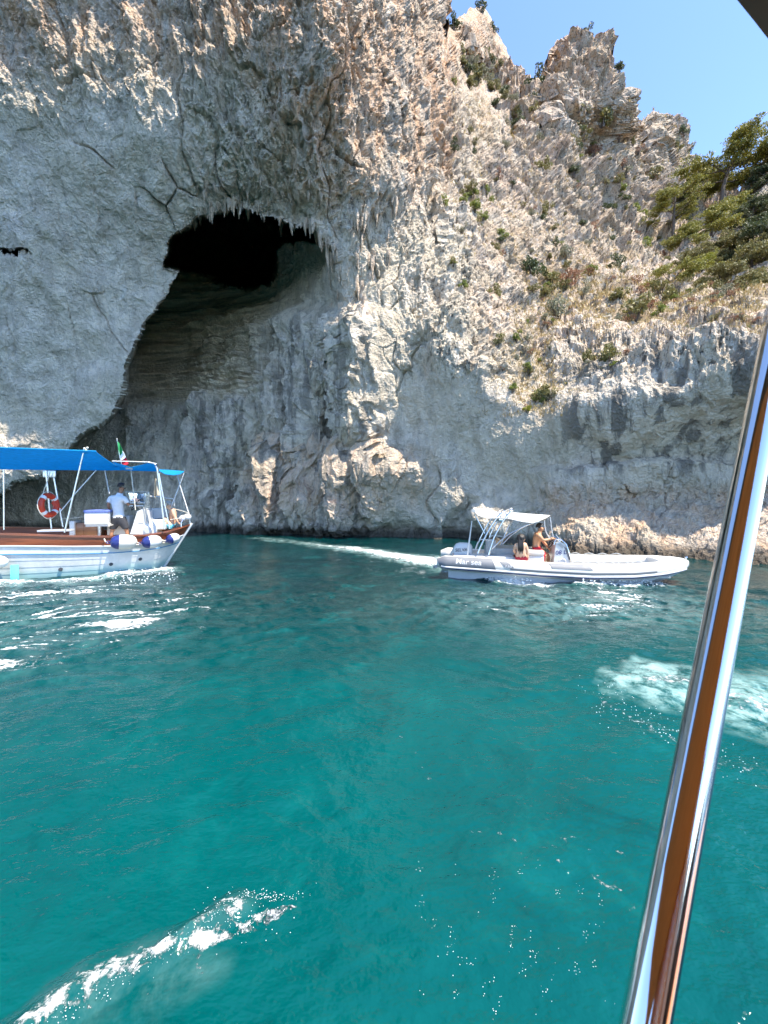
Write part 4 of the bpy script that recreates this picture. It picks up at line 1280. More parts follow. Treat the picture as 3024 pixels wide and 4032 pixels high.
for side in (-1, 1):
    strip('mahogany_band', 0.0, 0.245, MAHOG, 0.012, 0.012, goz, side)
    strip('white_moulding', 0.245, 0.275, GEL, 0.028, 0.028, goz, side, 2)
    strip('moulding_edge', 0.2445, 0.2455, GEL, 0.011, 0.029, goz, side, 1)
    tt = [0.275, 0.42, 0.57, 0.72, 0.86, 1.0, 1.28]
    for a, b in zip(tt[:-1], tt[1:]):
        strip('strake', a, b, WHULL, 0.004, 0.011, goz, side)
        strip('strake_edge', b - 0.0005, b + 0.0005, GEL, 0.012, 0.003, goz, side, 1)
    MB().tube([hull_pt(s, 0.425, side, 0.022) for s in ss], 0.014, 8).build('blue_line', BLUEL, goz)
    MB().tube([hull_pt(s, 0.245, side, 0.02) for s in ss], 0.020, 8).build('moulding_line', GEL, goz)
    cap = MB()
    rr = [[hull_pt(s, 0, side, 0.035) + Vector((0, 0, z)), hull_pt(s, 0, side, -0.10 * min(1, s / 0.5)) + Vector((0, 0, z))] for s in ss for z in ()]
    cap.loft([[hull_pt(s, 0, side, 0.04) + Vector((0, 0, -0.02)), hull_pt(s, 0, side, 0.04) + Vector((0, 0, 0.025)), hull_pt(s, 0, side, -0.11 * min(1, s / 0.6)) + Vector((0, 0, 0.025)), hull_pt(s, 0, side, -0.11 * min(1, s / 0.6)) + Vector((0, 0, -0.02))] for s in ss])
    cap.build('rail_cap', MAHOG, goz, 30)
MB().tube([hull_pt(0, t, -1) + Vector((0.03, 0.03, 0)) for t in (-0.03, 0.2, 0.5, 0.8, 1.0, 1.2)], 0.045, 10).build('stem', GEL, goz)
dk = [[Vector((-s, w * np.interp(s, HS, HB) * 0.93, 0.84)) for w in (-1, -0.5, 0, 0.5, 1)] for s in (0.35, 0.7, 1.2, 2, 3, 4.5, 6, 8)]
MB().sheet(dk, 0.03).build('deck', CREAM, goz)
def pole(name, pts, r, mat=POLE, n=8, parent=goz):
    return MB().tube(pts, r, n).build(name, mat, parent, 60)
pole('awning_pole', [ZA(528, 822, -1.0), ZA(608, 480, -1.0), ZA(690, 128, -1.0)], 0.021)
pole('mast_leg', [ZA(420, 792, -0.1), ZA(398, 560, -0.1), ZA(376, 318, -0.1)], 0.022)
pole('mast_leg', [ZA(515, 778, 0.1), ZA(472, 550, 0.1), ZA(432, 325, 0.1)], 0.022)
MB().box(ZA(405, 345, -0.05), (0.30, 0.06, 0.20), bev=0.01).build('mast_head', POLE, goz)
pole('brace', [ZA(498, 650, 0.5), ZA(620, 500, 0.5), ZA(785, 315, 0.5)], 0.021)
pole('stay', [ZA(893, 505, 0.6), ZA(856, 315, 0.6)], 0.018, GEL)
pole('stay', [ZA(1106, 640, -0.3), ZA(1070, 315, -0.3)], 0.014, ROPE)
pole('arch_leg', [ZA(1212, 248, -0.55), ZA(1262, 262, -0.55), ZA(1284, 300, -0.55), ZA(1300, 420, -0.55), ZA(1345, 795, -0.55)], 0.026)
pole('arch_leg', [ZA(1298, 340, -0.8), ZA(1330, 520, -0.8), ZA(1386, 790, -0.8)], 0.021)
pole('stay', [ZA(1502, 335, 0.1), ZA(1468, 430, 0.1), ZA(1378, 665, 0.1)], 0.020, GEL)
pole('stay', [ZA(1448, 355, 0.35), ZA(1470, 440, 0.35), ZA(1546, 682, 0.15)], 0.018, GEL)
pole('stanchion', [ZA(32, 800, -0.9), ZA(30, 310, -0.9)], 0.016)
pole('bow_rail', [ZB(900, 450, 0.3), ZB(1060, 462, 0.3), ZB(1282, 495, 0.3)], 0.022, GEL)
pole('bow_rail', [ZB(1292, 505, 0.3), ZB(1286, 600, 0.3)], 0.014, GEL)
pole('bow_rail', [ZB(905, 668, 0.3), ZB(1080, 655, 0.3), ZB(1125, 665, 0.3), ZB(1142, 720, 0.3)], 0.014, GEL)
pole('mooring_line', [ZB(1300, 650, 0.2), ZB(1400, 675, 0.2), ZB(1510, 712, 0.1)], 0.009, ROPE)
pole('mooring_line', [ZB(1225, 815, -0.3), ZB(1350, 795, -0.2), ZB(1430, 780, -0.1)], 0.009, ROPE)
pole('guard_rope', [ZA(500, 712, 0.2), ZA(600, 705, 0.2), ZA(712, 690, 0.1)], 0.010, ROPE)
# awnings
def awning(near_pts, far_pts, ln, lf, sag, rows_n=6):
    rows = []
    for t in np.linspace(0, 1, rows_n):
        r = []
        for a, b in zip(near_pts, far_pts):
            p = ZA(*a, ln).lerp(ZA(*b, lf), t)
            p.z -= sag * math.sin(math.pi * t)
            r.append(p)
        rows.append(r)
    return MB().sheet(rows, 0.012).build('awning', BLUECAN, goz, 60)
aw = awning([(-330, 120), (0, 133), (350, 143), (690, 157), (785, 162)], [(-330, 300), (0, 305), (450, 310), (850, 314), (1032, 312)], -1.15, 1.15, 0.05)
pole('awning_batten', [ZA(-330, 118, -1.16), ZA(0, 131, -1.16), ZA(785, 160, -1.16)], 0.022, BLUECAN, 8, aw)
awning([(918, 242), (1000, 268), (1065, 290), (1130, 275), (1205, 256), (1278, 270)], [(1000, 312), (1060, 316), (1110, 316), (1170, 318), (1230, 320), (1292, 322)], -0.7, 0.95, 0.0)
pole('awning_batten', [ZA(915, 240, -0.72), ZA(1060, 243, -0.72), ZA(1205, 248, -0.72), ZA(1280, 262, -0.72)], 0.016, GEL)
MB().box(ZA(1055, 300, -0.5), (0.18, 0.05, 0.05), bev=0.01).build('awning_clip', CREAM, goz)
awning([(1300, 318), (1350, 345), (1420, 353), (1470, 345), (1498, 328)], [(1300, 308), (1350, 309), (1400, 312), (1450, 316), (1504, 321)], -0.55, 0.75, 0.0)
kn_ = MB()
for dx, dy in ((0, 0), (14, 12), (24, -6), (18, 26)):
    kn_.lathe([(0.001, -.03), (0.03, -.02), (0.035, .01), (0.001, .03)], ZA(690 + dx, 138 + dy, -1.03), (dx - 10, 3, dy), 8)
kn_.build('rope_knot', ROPE, goz)
# helm console, seats, lockers
prof = [(600, 1040), (712, 685), (800, 645), (895, 662), (912, 780), (1000, 900), (1020, 960), (1010, 1040)]
con = MB().loft([[Vector((ZB(a, b, -0.25).x, lat, ZB(a, b, -0.25).z)) for a, b in prof] for lat in (-0.25, -0.2, 0.5, 0.55)]).build('helm_console', GEL, goz, 30)
for a, b in (((812, 620), (850, 862)), ((850, 640), (892, 868))):
    MB().tube([ZB(*a, -0.265), ZB(*b, -0.265)], 0.018, 6).build('console_trim', LIGHTG, con)
MB().box(ZB(770, 780, -0.25), (0.14, 0.02, 0.36), bev=0.005).build('panel', CREAM, con)
MB().lathe([(0.001, -.03), (0.10, -.03), (0.12, 0), (0.10, .03), (0.001, .03)], ZB(880, 975, -0.27), (0, 1, 0), 16).build('hatch', GELS, con)
g0, g1, g2, g3 = ZB(520, 372, 0.45), ZB(905, 385, -0.2), ZB(900, 600, -0.2), ZB(560, 540, 0.45)
MB().loft([[g0, g1, g2, g3], [p + Vector((0.012, 0, 0)) for p in (g0, g1, g2, g3)]]).build('windscreen', ACRYL, con)
h0, h1, h2, h3 = ZB(905, 385, -0.22), ZB(905, 655, -0.22), ZB(830, 640, -0.22), ZB(803, 440, -0.22)
MB().loft([[h0, h1, h2, h3], [p + Vector((0, -0.012, 0)) for p in (h0, h1, h2, h3)]]).build('side_screen', ACRYL, con)
pole('screen_frame', [ZB(803, 480, -0.24), ZB(812, 430, -0.24), ZB(905, 385, -0.24), ZB(520, 372, 0.45)], 0.009, GEL, 6, con)
MB().box(ZB(715, 552, 0.0), (0.55, 0.16, 0.035), bev=0.01).box(ZB(715, 598, 0.0), (0.40, 0.2, 0.04), bev=0.01).build('dashboard', GEL, con)
wc = ZB(690, 585, 0.02)
MB().torus(wc, 0.19, 0.014, (-0.8, 0, 0.55), 24, 6).build('steering_wheel', DARKG, con)
MB().tube([wc, wc + Vector((0.16, 0, -0.11))], 0.022, 8).build('steering_column', POLE, con)
sb = ZA(795, 705, -0.2)
st_ = MB().box((sb.x, sb.y + 0.2, sb.z), (0.58, 0.62, 0.36), bev=0.02).build('helm_seat', GEL, goz)
MB().box((sb.x, sb.y + 0.2, sb.z + 0.20), (0.62, 0.66, 0.09), bev=0.03).build('cushion', BLUEC, st_)
MB().box((sb.x + .02, sb.y + 0.2, sb.z - 0.21), (0.60, 0.5, 0.08), bev=0.01).build('shelf', GEL, st_)
pole('pedestal', [ZA(812, 772, -0.0), ZA(812, 845, -0.0)], 0.045, POLE, 10, st_)
pole('side_frame', [ZA(872, 640, -0.25), ZA(888, 770, -0.25), ZA(925, 758, -0.25)], 0.018, POLE, 8, st_)
wb = ZA(695, 790, 0.1)
lk = MB().box((wb.x, wb.y + 0.25, wb.z - 0.06), (0.68, 0.6, 0.46), bev=0.012).build('wooden_locker', CABW, goz)
MB().box((wb.x + .17, wb.y - 0.056, wb.z - 0.05), (0.30, 0.016, 0.36), bev=0.004).build('door', CABW, lk)
MB().box((wb.x - .17, wb.y - 0.056, wb.z - 0.05), (0.30, 0.016, 0.36), bev=0.004).build('door', CABW, lk)
ws = ZA(592, 785, 0.0)
MB().box((ws.x, ws.y + 0.25, ws.z - 0.05), (0.12, 0.6, 0.50), bev=0.01).build('white_locker', GEL, goz)
MB().box(ZA(985, 760, 0.5), (0.60, 0.5, 0.6), bev=0.03).build('engine_box', GEL, goz)
MB().box(ZA(460, 806, -0.7), (0.75, 0.3, 0.05), bev=0.01).build('side_bench', GELS, goz)
MB().box(ZB(1005, 715, 0.35), (0.60, 0.10, 0.34), bev=0.03).build('seat_back', GELS, goz)
MB().box(ZB(1000, 835, 0.2), (0.62, 0.7, 0.12), bev=0.04).build('bow_cushion', WHITECAN, goz)
MB().box(ZB(1000, 900, 0.2), (0.70, 0.8, 0.22), bev=0.02).build('bow_seat', GEL, goz)
for a in ((1425, 795), (1490, 775)):
    MB().lathe([(0.001, -.13), (0.07, -.11), (0.11, -.04), (0.11, .04), (0.07, .11), (0.001, .13)], ZB(*a, 0.0), (0.5, 0.8, 0), 14).build('bow_buoy', GEL, goz)
pole('pulpit', [ZB(1400, 960, -0.15), ZB(1395, 860, -0.15), ZB(1430, 800, -0.1), ZB(1525, 740, 0.0), ZB(1535, 890, 0.0)], 0.016, STEEL)
pole('pulpit', [ZB(1330, 930, 0.2), ZB(1360, 850, 0.2), ZB(1440, 840, 0.1), ZB(1500, 860, 0.0)], 0.014, STEEL)
cl = [[ZB(990, 170, -0.3), ZB(996, 170, -0.3), ZB(1002, 172, -0.3), ZB(1008, 175, -0.3)], [ZB(980, 290, -0.32), ZB(1000, 292, -0.26), ZB(1020, 292, -0.36), ZB(1036, 290, -0.3)], [ZB(966, 442, -0.32), ZB(1000, 452, -0.24), ZB(1035, 440, -0.38), ZB(1066, 435, -0.3)]]
MB().sheet(cl, 0.02).build('furled_cloth', CREAMCAN, goz, 60)
MB().sheet([[ZB(968, 448, -0.3), ZB(985, 450, -0.28)], [ZB(990, 475, -0.3), ZB(1005, 470, -0.28)], [ZB(1002, 500, -0.3), ZB(1008, 496, -0.28)]], 0.012).build('cloth_tail', CREAMCAN, goz)
# light blue plate on the side and small fittings of the hull
pl = G.L(62, 2262, -1.12)
MB().box((pl.x, pl.y - 0.05, pl.z), (0.17, 0.03, 0.52), bev=0.005).build('blue_plate', CYAN, goz)
for a in ((500, 400), (925, 363), (1182, 327)):
    p = G.L(a[0] / 2.074, 2050 + a[1] / 2.074, -1.03)
    s_ = -p.x
    t_ = 1 - p.z / float(np.interp(s_, HS, HZ_))
    c = hull_pt(s_, max(0, t_), -1, 0.02)
    MB().lathe([(0.001, -.015), (0.045, -.015), (0.05, 0), (0.045, .015), (0.001, .015)], c, (0.1, -1, 0.2), 12).build('drain', DARKG, goz)

# flag on its staff
flag = empty('flag', G.o + G.R @ ZA(985, 255, 0.2), G.yaw, label='small green, white and red flag hanging on a staff above the blue awning', cat='flag')
fo_ = ZA(985, 255, 0.2)
fp = lambda a, b, l=0.2: ZA(a, b, l) - fo_
MB().tube([fp(955, 60), fp(970, 160), fp(992, 262)], 0.010, 6).build('staff', POLE, flag)
MB().lathe([(0.001, -.02), (0.018, -.01), (0.018, .01), (0.001, .02)], fp(955, 58), (0, 0, 1), 8).build('finial', CREAM, flag)
bands = [[(959, 78), (965, 130), (970, 190)], [(976, 98), (984, 138), (992, 180)], [(1000, 152), (1000, 175), (975, 205)], [(1012, 172), (1008, 195), (980, 225)], [(1026, 208), (1012, 222), (984, 235)], [(1036, 232), (1020, 248), (992, 255)], [(1049, 264), (1030, 270), (1002, 266)]]
lats = (0.14, 0.24, 0.15, 0.25, 0.16, 0.25, 0.18)
for nm, i0, i1, mt in (('green_band', 0, 2, GREENC), ('white_band', 2, 4, WHITEC), ('red_band', 4, 6, RED)):
    MB().sheet([[fp(*bands[i][j], lats[i] + 0.03 * j) for j in range(3)] for i in range(i0, i1 + 1)], 0.006).build(nm, mt, flag, 60)

# lifebuoy
lc = ZA(398, 600, -0.2)
ax = Vector((0.96, -0.28, 0.06)).normalized()
lb = empty('lifebuoy', G.o + G.R @ lc, G.yaw, label='orange ring lifebuoy with white bands hanging from the mast of the wooden boat', cat='lifebuoy')
MB().torus((0, 0, 0), 0.28, 0.080, ax, 32, 12).build('ring', ORANGE, lb, 60)
for k in range(4):
    a0 = math.radians(35 + 90 * k)
    MB().torus((0, 0, 0), 0.28, 0.084, ax, 4, 12, a0, a0 + 0.30).build('band', WHITEC, lb, 60)
qx = ax.to_track_quat('Z', 'Y')
for k in range(4):
    pts = [qx @ Vector(((0.365 + 0.03 * math.sin(math.pi * j / 6)) * math.cos(math.radians(43 + 90 * k + 15 * j)), (0.365 + 0.03 * math.sin(math.pi * j / 6)) * math.sin(math.radians(43 + 90 * k + 15 * j)), 0)) for j in range(7)]
    MB().tube(pts, 0.012, 6).build('grab_line', ROPE, lb)
MB().tube([Vector((-0.12, -0.02, 0.36)), Vector((-0.03, 0, 0.70)), Vector((0.03, 0, 0.95))], 0.014, 6).build('hanging_line', ROPE, lb)
MB().sheet([[Vector((0.10, -.12, 0.05)), Vector((0.26, -.16, -.08))], [Vector((0.16, -.14, 0.14)), Vector((0.30, -.16, -.02))], [Vector((0.20, -.14, 0.05)), Vector((0.38, -.16, -.10))]], 0.02).build('rescue_light_cloth', ORANGE, lb)

# fenders
def fender(px, py, ln, dia, label, tilt=0.0):
    p = G.L(px, py, -0.9)
    s_ = -p.x
    for _ in range(4):
        q = hull_pt(s_, 0.25, -1, dia / 2 + 0.03)
        g = G.L(px, py, q.y)
        s_ = -g.x
    tan = (hull_pt(s_ - 0.1, 0.25) - hull_pt(s_ + 0.1, 0.25)).normalized()
    f = empty('fender', G.o + G.R @ g, G.yaw, label=label, cat='fender', group='fenders along the hull of the wooden boat')
    d = (tan + Vector((0, 0.0, tilt))).normalized()
    n = 9
    L2, r = ln / 2, dia / 2
    pr = [(max(0.004, r * math.sqrt(max(0, 1 - abs(z / L2) ** 2.6))), z) for z in np.linspace(-L2, L2, 19)]
    cut = -L2 * 0.28
    MB().lathe([p_ for p_ in pr if p_[1] >= cut - 0.03], (0, 0, 0), d, 20).build('body', CREAM if dia > 0.4 else GEL, f, 60)
    MB().lathe([(p_[0] + 0.003, p_[1]) for p_ in pr if p_[1] <= cut + 0.01], (0, 0, 0), d, 20).build('end_cap', NAVY, f, 60)
    MB().torus(-d * (L2 + 0.03), 0.035, 0.012, (0.2, -1, 0.2), 12, 6).build('eyelet', NAVY, f)
    top = hull_pt(s_ + 0.35 + L2 * 0.4, 0.05, -1, 0.05) - g
    MB().tube([-d * (L2 + 0.05), (-d * (L2 + 0.05) + top) / 2 + Vector((0, -0.02, -0.03)), top], 0.016, 6).build('lanyard', ROPE, f)
fender(487, 2134, 0.66, 0.42, 'largest cream fender with a bright blue end on the wooden boat', -0.05)
fender(598, 2133, 0.54, 0.37, 'middle white fender with a navy end on the wooden boat', -0.02)
fender(681, 2120, 0.40, 0.30, 'smallest white fender with a navy end nearest the bow', 0.06)
fender(-32, 2214, 0.66, 0.36, 'white fender at the left edge, low on the hull', 0.0)

# ------------------------------------------------------------------ its helmsman and the passenger in the bow
B_ = ZB
base = Vector((B_(420, 900, 0.0).x, 0.0, 0.87))
spec = dict(pelvis=B_(425, 815, 0.0), waist=B_(425, 730, 0.0), chest=B_(405, 520, 0.02), neck=B_(448, 395, 0.04), jaw=B_(470, 352, 0.08), skull=B_(470, 300, 0.06), look=(0.8, 0.6, -0.05),
            shL=B_(300, 470, 0.05), elL=B_(258, 590, 0.02), wrL=B_(292, 680, 0.14), paL=B_(318, 715, 0.2),
            shR=B_(512, 478, -0.12), elR=B_(585, 590, -0.08), wrR=B_(660, 590, 0.05), paR=B_(690, 575, 0.08),
            hiL=B_(370, 850, 0.02), knL=B_(325, 975, 0.02), anL=B_(295, 1120, 0.0), toL=B_(345, 1135, 0.1),
            hiR=B_(490, 845, -0.04), knR=B_(548, 970, -0.05), anR=B_(570, 1115, -0.05), toR=B_(630, 1130, 0.05))
J = {k: (Vector(v) - base if k != 'look' else Vector(v)) for k, v in spec.items()}
hm, jp, fw, sdv = person('person', J, G.o + G.R @ base, G.yaw, SKIN3, 'man in white t-shirt and charcoal shorts standing at the helm of the wooden boat', curl=0.8)
def along(p, a, b):
    e = b - a
    t = (p - a).dot(e) / e.dot(e)
    return t, (p - a - e * max(0, min(1, t))).length
def tee(p):
    for sd in 'LR':
        t, d = along(p, J['sh' + sd], J['el' + sd])
        if 0.0 < t < 0.68 and d < 0.10:
            return True
        t2, d2 = along(p, J['el' + sd], J['pa' + sd])
        if (t >= 0.68 and d < 0.09) or (d2 < 0.085 and t2 > -0.1):
            return False
    return J['pelvis'].z + 0.02 < p.z < J['neck'].z - 0.02
clothing(hm, 't_shirt', WHITEC, tee, 0.022)
kz = (J['knL'].z + J['knR'].z) / 2
clothing(hm, 'shorts', DARKC, lambda p: kz + 0.03 < p.z < J['pelvis'].z + 0.08 and along(p, J['elL'], J['paL'])[1] > 0.09, 0.030)
hair_cap(hm, J['skull'] + Vector((0, 0, 0.015)), fw, 0.112, HAIRD)
base = Vector((B_(1260, 930, 0.1).x, 0.1, B_(1260, 985, 0.1).z))
spec = dict(pelvis=B_(1262, 920, 0.1), waist=B_(1275, 835, 0.1), chest=B_(1272, 715, 0.1), neck=B_(1235, 650, 0.1), jaw=B_(1200, 620, 0.08), skull=B_(1190, 580, 0.1), look=(-0.9, -0.3, -0.1),
            shL=B_(1262, 680, -0.08), elL=B_(1310, 800, -0.12), wrL=B_(1350, 860, -0.10), paL=B_(1368, 872, -0.1),
            shR=B_(1262, 668, 0.28), elR=B_(1230, 790, 0.30), wrR=B_(1200, 860, 0.24), paR=B_(1190, 885, 0.2),
            hiL=B_(1240, 920, -0.0), knL=B_(1125, 790, -0.02), anL=B_(1105, 960, 0.0), toL=B_(1060, 965, 0.0),
            hiR=B_(1240, 915, 0.2), knR=B_(1170, 785, 0.24), anR=B_(1150, 955, 0.24), toR=B_(1105, 962, 0.24))
J = {k: (Vector(v) - base if k != 'look' else Vector(v)) for k, v in spec.items()}
pg, jp, fw, sdv = person('person', J, G.o + G.R @ base, G.yaw, SKIN2, 'grey-haired sunbather in light blue swimwear sitting in the bow of the wooden boat', curl=0.4)
clothing(pg, 'swimwear', CYAN, lambda p: p.z < J['pelvis'].z + 0.07 and p.z > J['pelvis'].z - 0.14 and p.x > J['pelvis'].x - 0.20, 0.012)
hair_cap(pg, J['skull'] + Vector((0.005, 0, 0.01)), fw, 0.114, HAIRG, low=-0.3)
# ------------------------------------------------------------------ the boat the picture is taken from: handrail, awning corner, deck
own = empty('sightseeing_boat', (0.6, -0.2, 0.75), 0, label='stainless steel handrail and dark awning corner of the near boat at the right edge', cat='boat')
oo = Vector((0.6, -0.2, 0.75))
R0 = at(2540, 4032, 0.255)
R1 = at(2887, 2200, 0.365)
dr = (R1 - R0)
RAIL = NM('polished_rail')
rv = RAIL.noise(RAIL.mapping(RAIL.co(), (60, 60, 2.0)), 2.0, 3, 0.6)
RAIL.out((0.78, 0.77, 0.75), RAIL.ramp(rv, 0.3, 0.7, 0.025, 0.07), RAIL.bump(RAIL.noise(RAIL.mapping(RAIL.co(), (9, 9, 1.5)), 3.0, 2, 0.5), 0.08, 0.002), Metallic=1.0)
MB().tube([R0 - dr * 1.6 - oo, R0 - dr * 0.5 - oo, R0 - oo, R1 - oo, R1 + dr * 0.9 - oo], 0.0132, 40).build('handrail', RAIL.m, own, 60)
foot = R0 - dr * 1.6 - oo
top = R1 + dr * 0.9 - oo
MB().lathe([(0.02, -.03), (0.034, -.03), (0.034, .0), (0.02, .01)], foot, dr, 20).build('rail_socket', STEEL, own)
# awning overhead, its unseen roof added to tint the handrail's reflection; its drooping front corner just enters the top right of the picture
ax_ = np.array([-1.9, -1.2, -0.5, 0.0, 0.20, 0.30, 0.340, 0.364, 0.385, 0.41, 0.45, 0.50])
az_ = np.array([2.76, 2.76, 2.76, 2.76, 2.758, 2.755, 2.745, 2.718, 2.692, 2.66, 2.62, 2.58])
rows = [[Vector((x, yy, z + 0.03 * math.sin(3 * yy))) - oo for x, z in zip(ax_, az_)] for yy in (0.30, -0.1, -0.6, -1.2, -1.8, -2.5, -3.1)]
aw_ = MB().sheet(rows, 0.006).build('awning', ORANGECAN, own, 60)
hem = [[Vector((x, yy, z + 0.004)) - oo for x, z in zip(ax_, az_)] for yy in (0.40, 0.36, 0.302)]
MB().sheet(hem, 0.012).build('awning_hem', TAUPE, aw_, 60)
# unseen deck, cabin and lockers behind the camera, added for the handrail to mirror
zd = 0.75
for k in range(16):
    w = 0.14
    MB().box((0.05 - 0.6 + 0.6, -0.42 - k * w - oo.y, zd - 0.02 - oo.z), (5.2, w - 0.008, 0.04), bev=0.004).build('deck_plank', TEAK, own)
MB().box((0, -0.30 - oo.y, zd + 0.06 - oo.z), (5.4, 0.07, 0.34), bev=0.02).build('gunwale', GEL, own)
MB().box((0, -2.75 - oo.y, zd + 0.35 - oo.z), (5.2, 0.10, 0.9), bev=0.02).build('far_side', GEL, own)
for k in range(11):
    MB().box((-0.93 + k * 0.19 - oo.x, -2.66 - oo.y, zd + 1.2 - oo.z), (0.182, 0.05, 2.4), bev=0.006).build('added_cabin_plank', TEAK, own)  # added wall, there only for its brown reflection in the handrail
MB().box((1.15 - oo.x, -2.45 - oo.y, zd + 0.75 - oo.z), (0.55, 0.30, 1.5), bev=0.03).build('white_locker', GEL, own)  # added pale block for a white band in the rail's reflection
MB().box((2.05 - oo.x, -2.2 - oo.y, zd + 0.5 - oo.z), (0.9, 0.9, 1.0), bev=0.03).build('engine_box', DARKG, own)  # added dark block for a dark band in the rail's reflection
hull_ = MB().box((0, -1.5 - oo.y, 0.30 - oo.z), (5.2, 2.35, 0.78), bev=0.05).build('hull', GEL, own)
# ------------------------------------------------------------------ stalactites along the arch and the fringe
def stal_mesh(seed, ln, r):
    rs = random.Random(seed)
    pts, rad = [], []
    x = y = 0.0
    n = 7
    for k in range(n):
        t = k / (n - 1)
        pts.append(Vector((x, y, -ln * t)))
        rad.append(max(0.008, r * (1 - t) ** 0.75 * (1 + rs.uniform(-0.22, 0.22))))
        x += rs.uniform(-0.05, 0.05) * ln * 0.4
        y += rs.uniform(-0.05, 0.05) * ln * 0.4
    b = MB().tube(pts, rad, 7)
    for k in range(rs.randint(1, 3)):
        t0 = rs.uniform(0, 0.35)
        ox, oy = rs.uniform(-r, r), rs.uniform(-r, r)
        l2 = ln * rs.uniform(0.3, 0.55)
        b.tube([Vector((ox, oy, -ln * t0)), Vector((ox * 1.1, oy * 1.1, -ln * t0 - l2 * 0.5)), Vector((ox * 1.15, oy * 1.15, -ln * t0 - l2))], [r * 0.5, r * 0.36, 0.01], 6)
    me = b.mesh('stalactite', 70)
    me.materials.append(ROCK)
    for nm, v in (('warm', 0.35), ('strata', 0.0), ('wet', 0.0), ('streak', 0.1), ('lich_shade', 0.3), ('soil', 0.0)):
        at_ = me.attributes.new(nm, 'FLOAT', 'POINT')
        at_.data.foreach_set('value', np.full(len(me.vertices), v, np.float32))
    return me
SM = [stal_mesh(40 + k, 1.0, 0.13 + 0.02 * (k % 4)) for k in range(8)]
rs = random.Random(5)
rim = [(752, 893), (790, 862), (860, 848), (950, 812), (1020, 848), (1080, 862), (1150, 893), (1210, 905), (1262, 940), (1310, 1000), (1340, 1080)]
def on_line(line, t):
    d = [math.hypot(b[0] - a[0], b[1] - a[1]) for a, b in zip(line, line[1:])]
    t *= sum(d)
    for (a, b), L in zip(zip(line, line[1:]), d):
        if t <= L:
            return a[0] + (b[0] - a[0]) * t / L, a[1] + (b[1] - a[1]) * t / L
        t -= L
    return line[-1]
spots = []
for k in range(46):
    x, y = on_line(rim, rs.random() ** 0.85)
    spots.append((x + rs.uniform(-5, 5), y - rs.uniform(4, 46), rs.uniform(0.30, 0.95) * (1.5 if rs.random() < 0.2 else 1)))
for k in range(54):
    x = rs.gauss(1425, 52)
    spots.append((x, rs.uniform(800, 1290), rs.uniform(0.45, 1.3)))
for k in range(30):
    spots.append((rs.uniform(760, 1330), rs.uniform(690, 850), rs.uniform(0.3, 0.6)))
for (x, y, ln) in spots:
    p, n = cliff_point(x, y)
    o = link('stalactite', rs.choice(SM), None, cliff)
    w = rs.uniform(0.7, 1.15) * (0.55 + 0.45 * ln)
    o.location = p - n * 0.05 + Vector((0, 0, 0.08))
    o.scale = (w, w, ln)
    o.rotation_euler = (rs.uniform(-.06, .06), rs.uniform(-.06, .06), rs.uniform(0, 6.28))

# ------------------------------------------------------------------ dark buttress at the far right
bu = np.linspace(0, 1, 110)
bv = np.linspace(0, 1, 200)
edge_y = np.array([540, 620, 720, 815, 895, 950, 1010, 1100, 1260])
edge_x = np.array([3090, 3030, 2985, 2950, 2925, 2930, 2960, 3000, 3050])
BU, BV = np.meshgrid(bu, bv)
BPY = 1260 - 760 * BV
ex = np.interp(BPY, edge_y, edge_x)
BPX = 3560 + (ex - 3560) * BU ** 0.8
BY = 26 + 16 * BU ** 1.5 + 6 * BV
BP = np.stack([(BPX - CX) / FPX * BY, BY, CAMZ - (BPY - HZ) / FPX * BY], -1)
bn = grid_normals(BP)
bn[bn[..., 1] > 0] *= -1
bf = BP.reshape(-1, 3)
bh = 1.6 * (fbm(bf, (0.18, 0.18, 0.1), 4, 0.6, 2.0, True) - 0.3) + 0.6 * (fbm(bf, 0.7, 4, 0.6, 4.0, True) - 0.3)
BP = (bf + bn.reshape(-1, 3) * bh[:, None]).reshape(BP.shape)
bb = [BP]
tail = np.stack([BP[:, -1] + np.array([3, 8, -1.0]), BP[:, -1] + np.array([10, 22, -4.0])], 1)
BP = np.concatenate([BP, tail], 1)
z_ = np.zeros(BP.shape[:2])
but = link('buttress', grid_mesh('buttress', BP, None, {'warm': z_, 'strata': z_, 'wet': z_, 'streak': z_ + 0.5, 'lich_shade': z_ + 0.9, 'soil': z_ + 0.3}), ROCK, cat='cliff', kind='structure', label='shaded rock buttress behind the pines at the right edge')

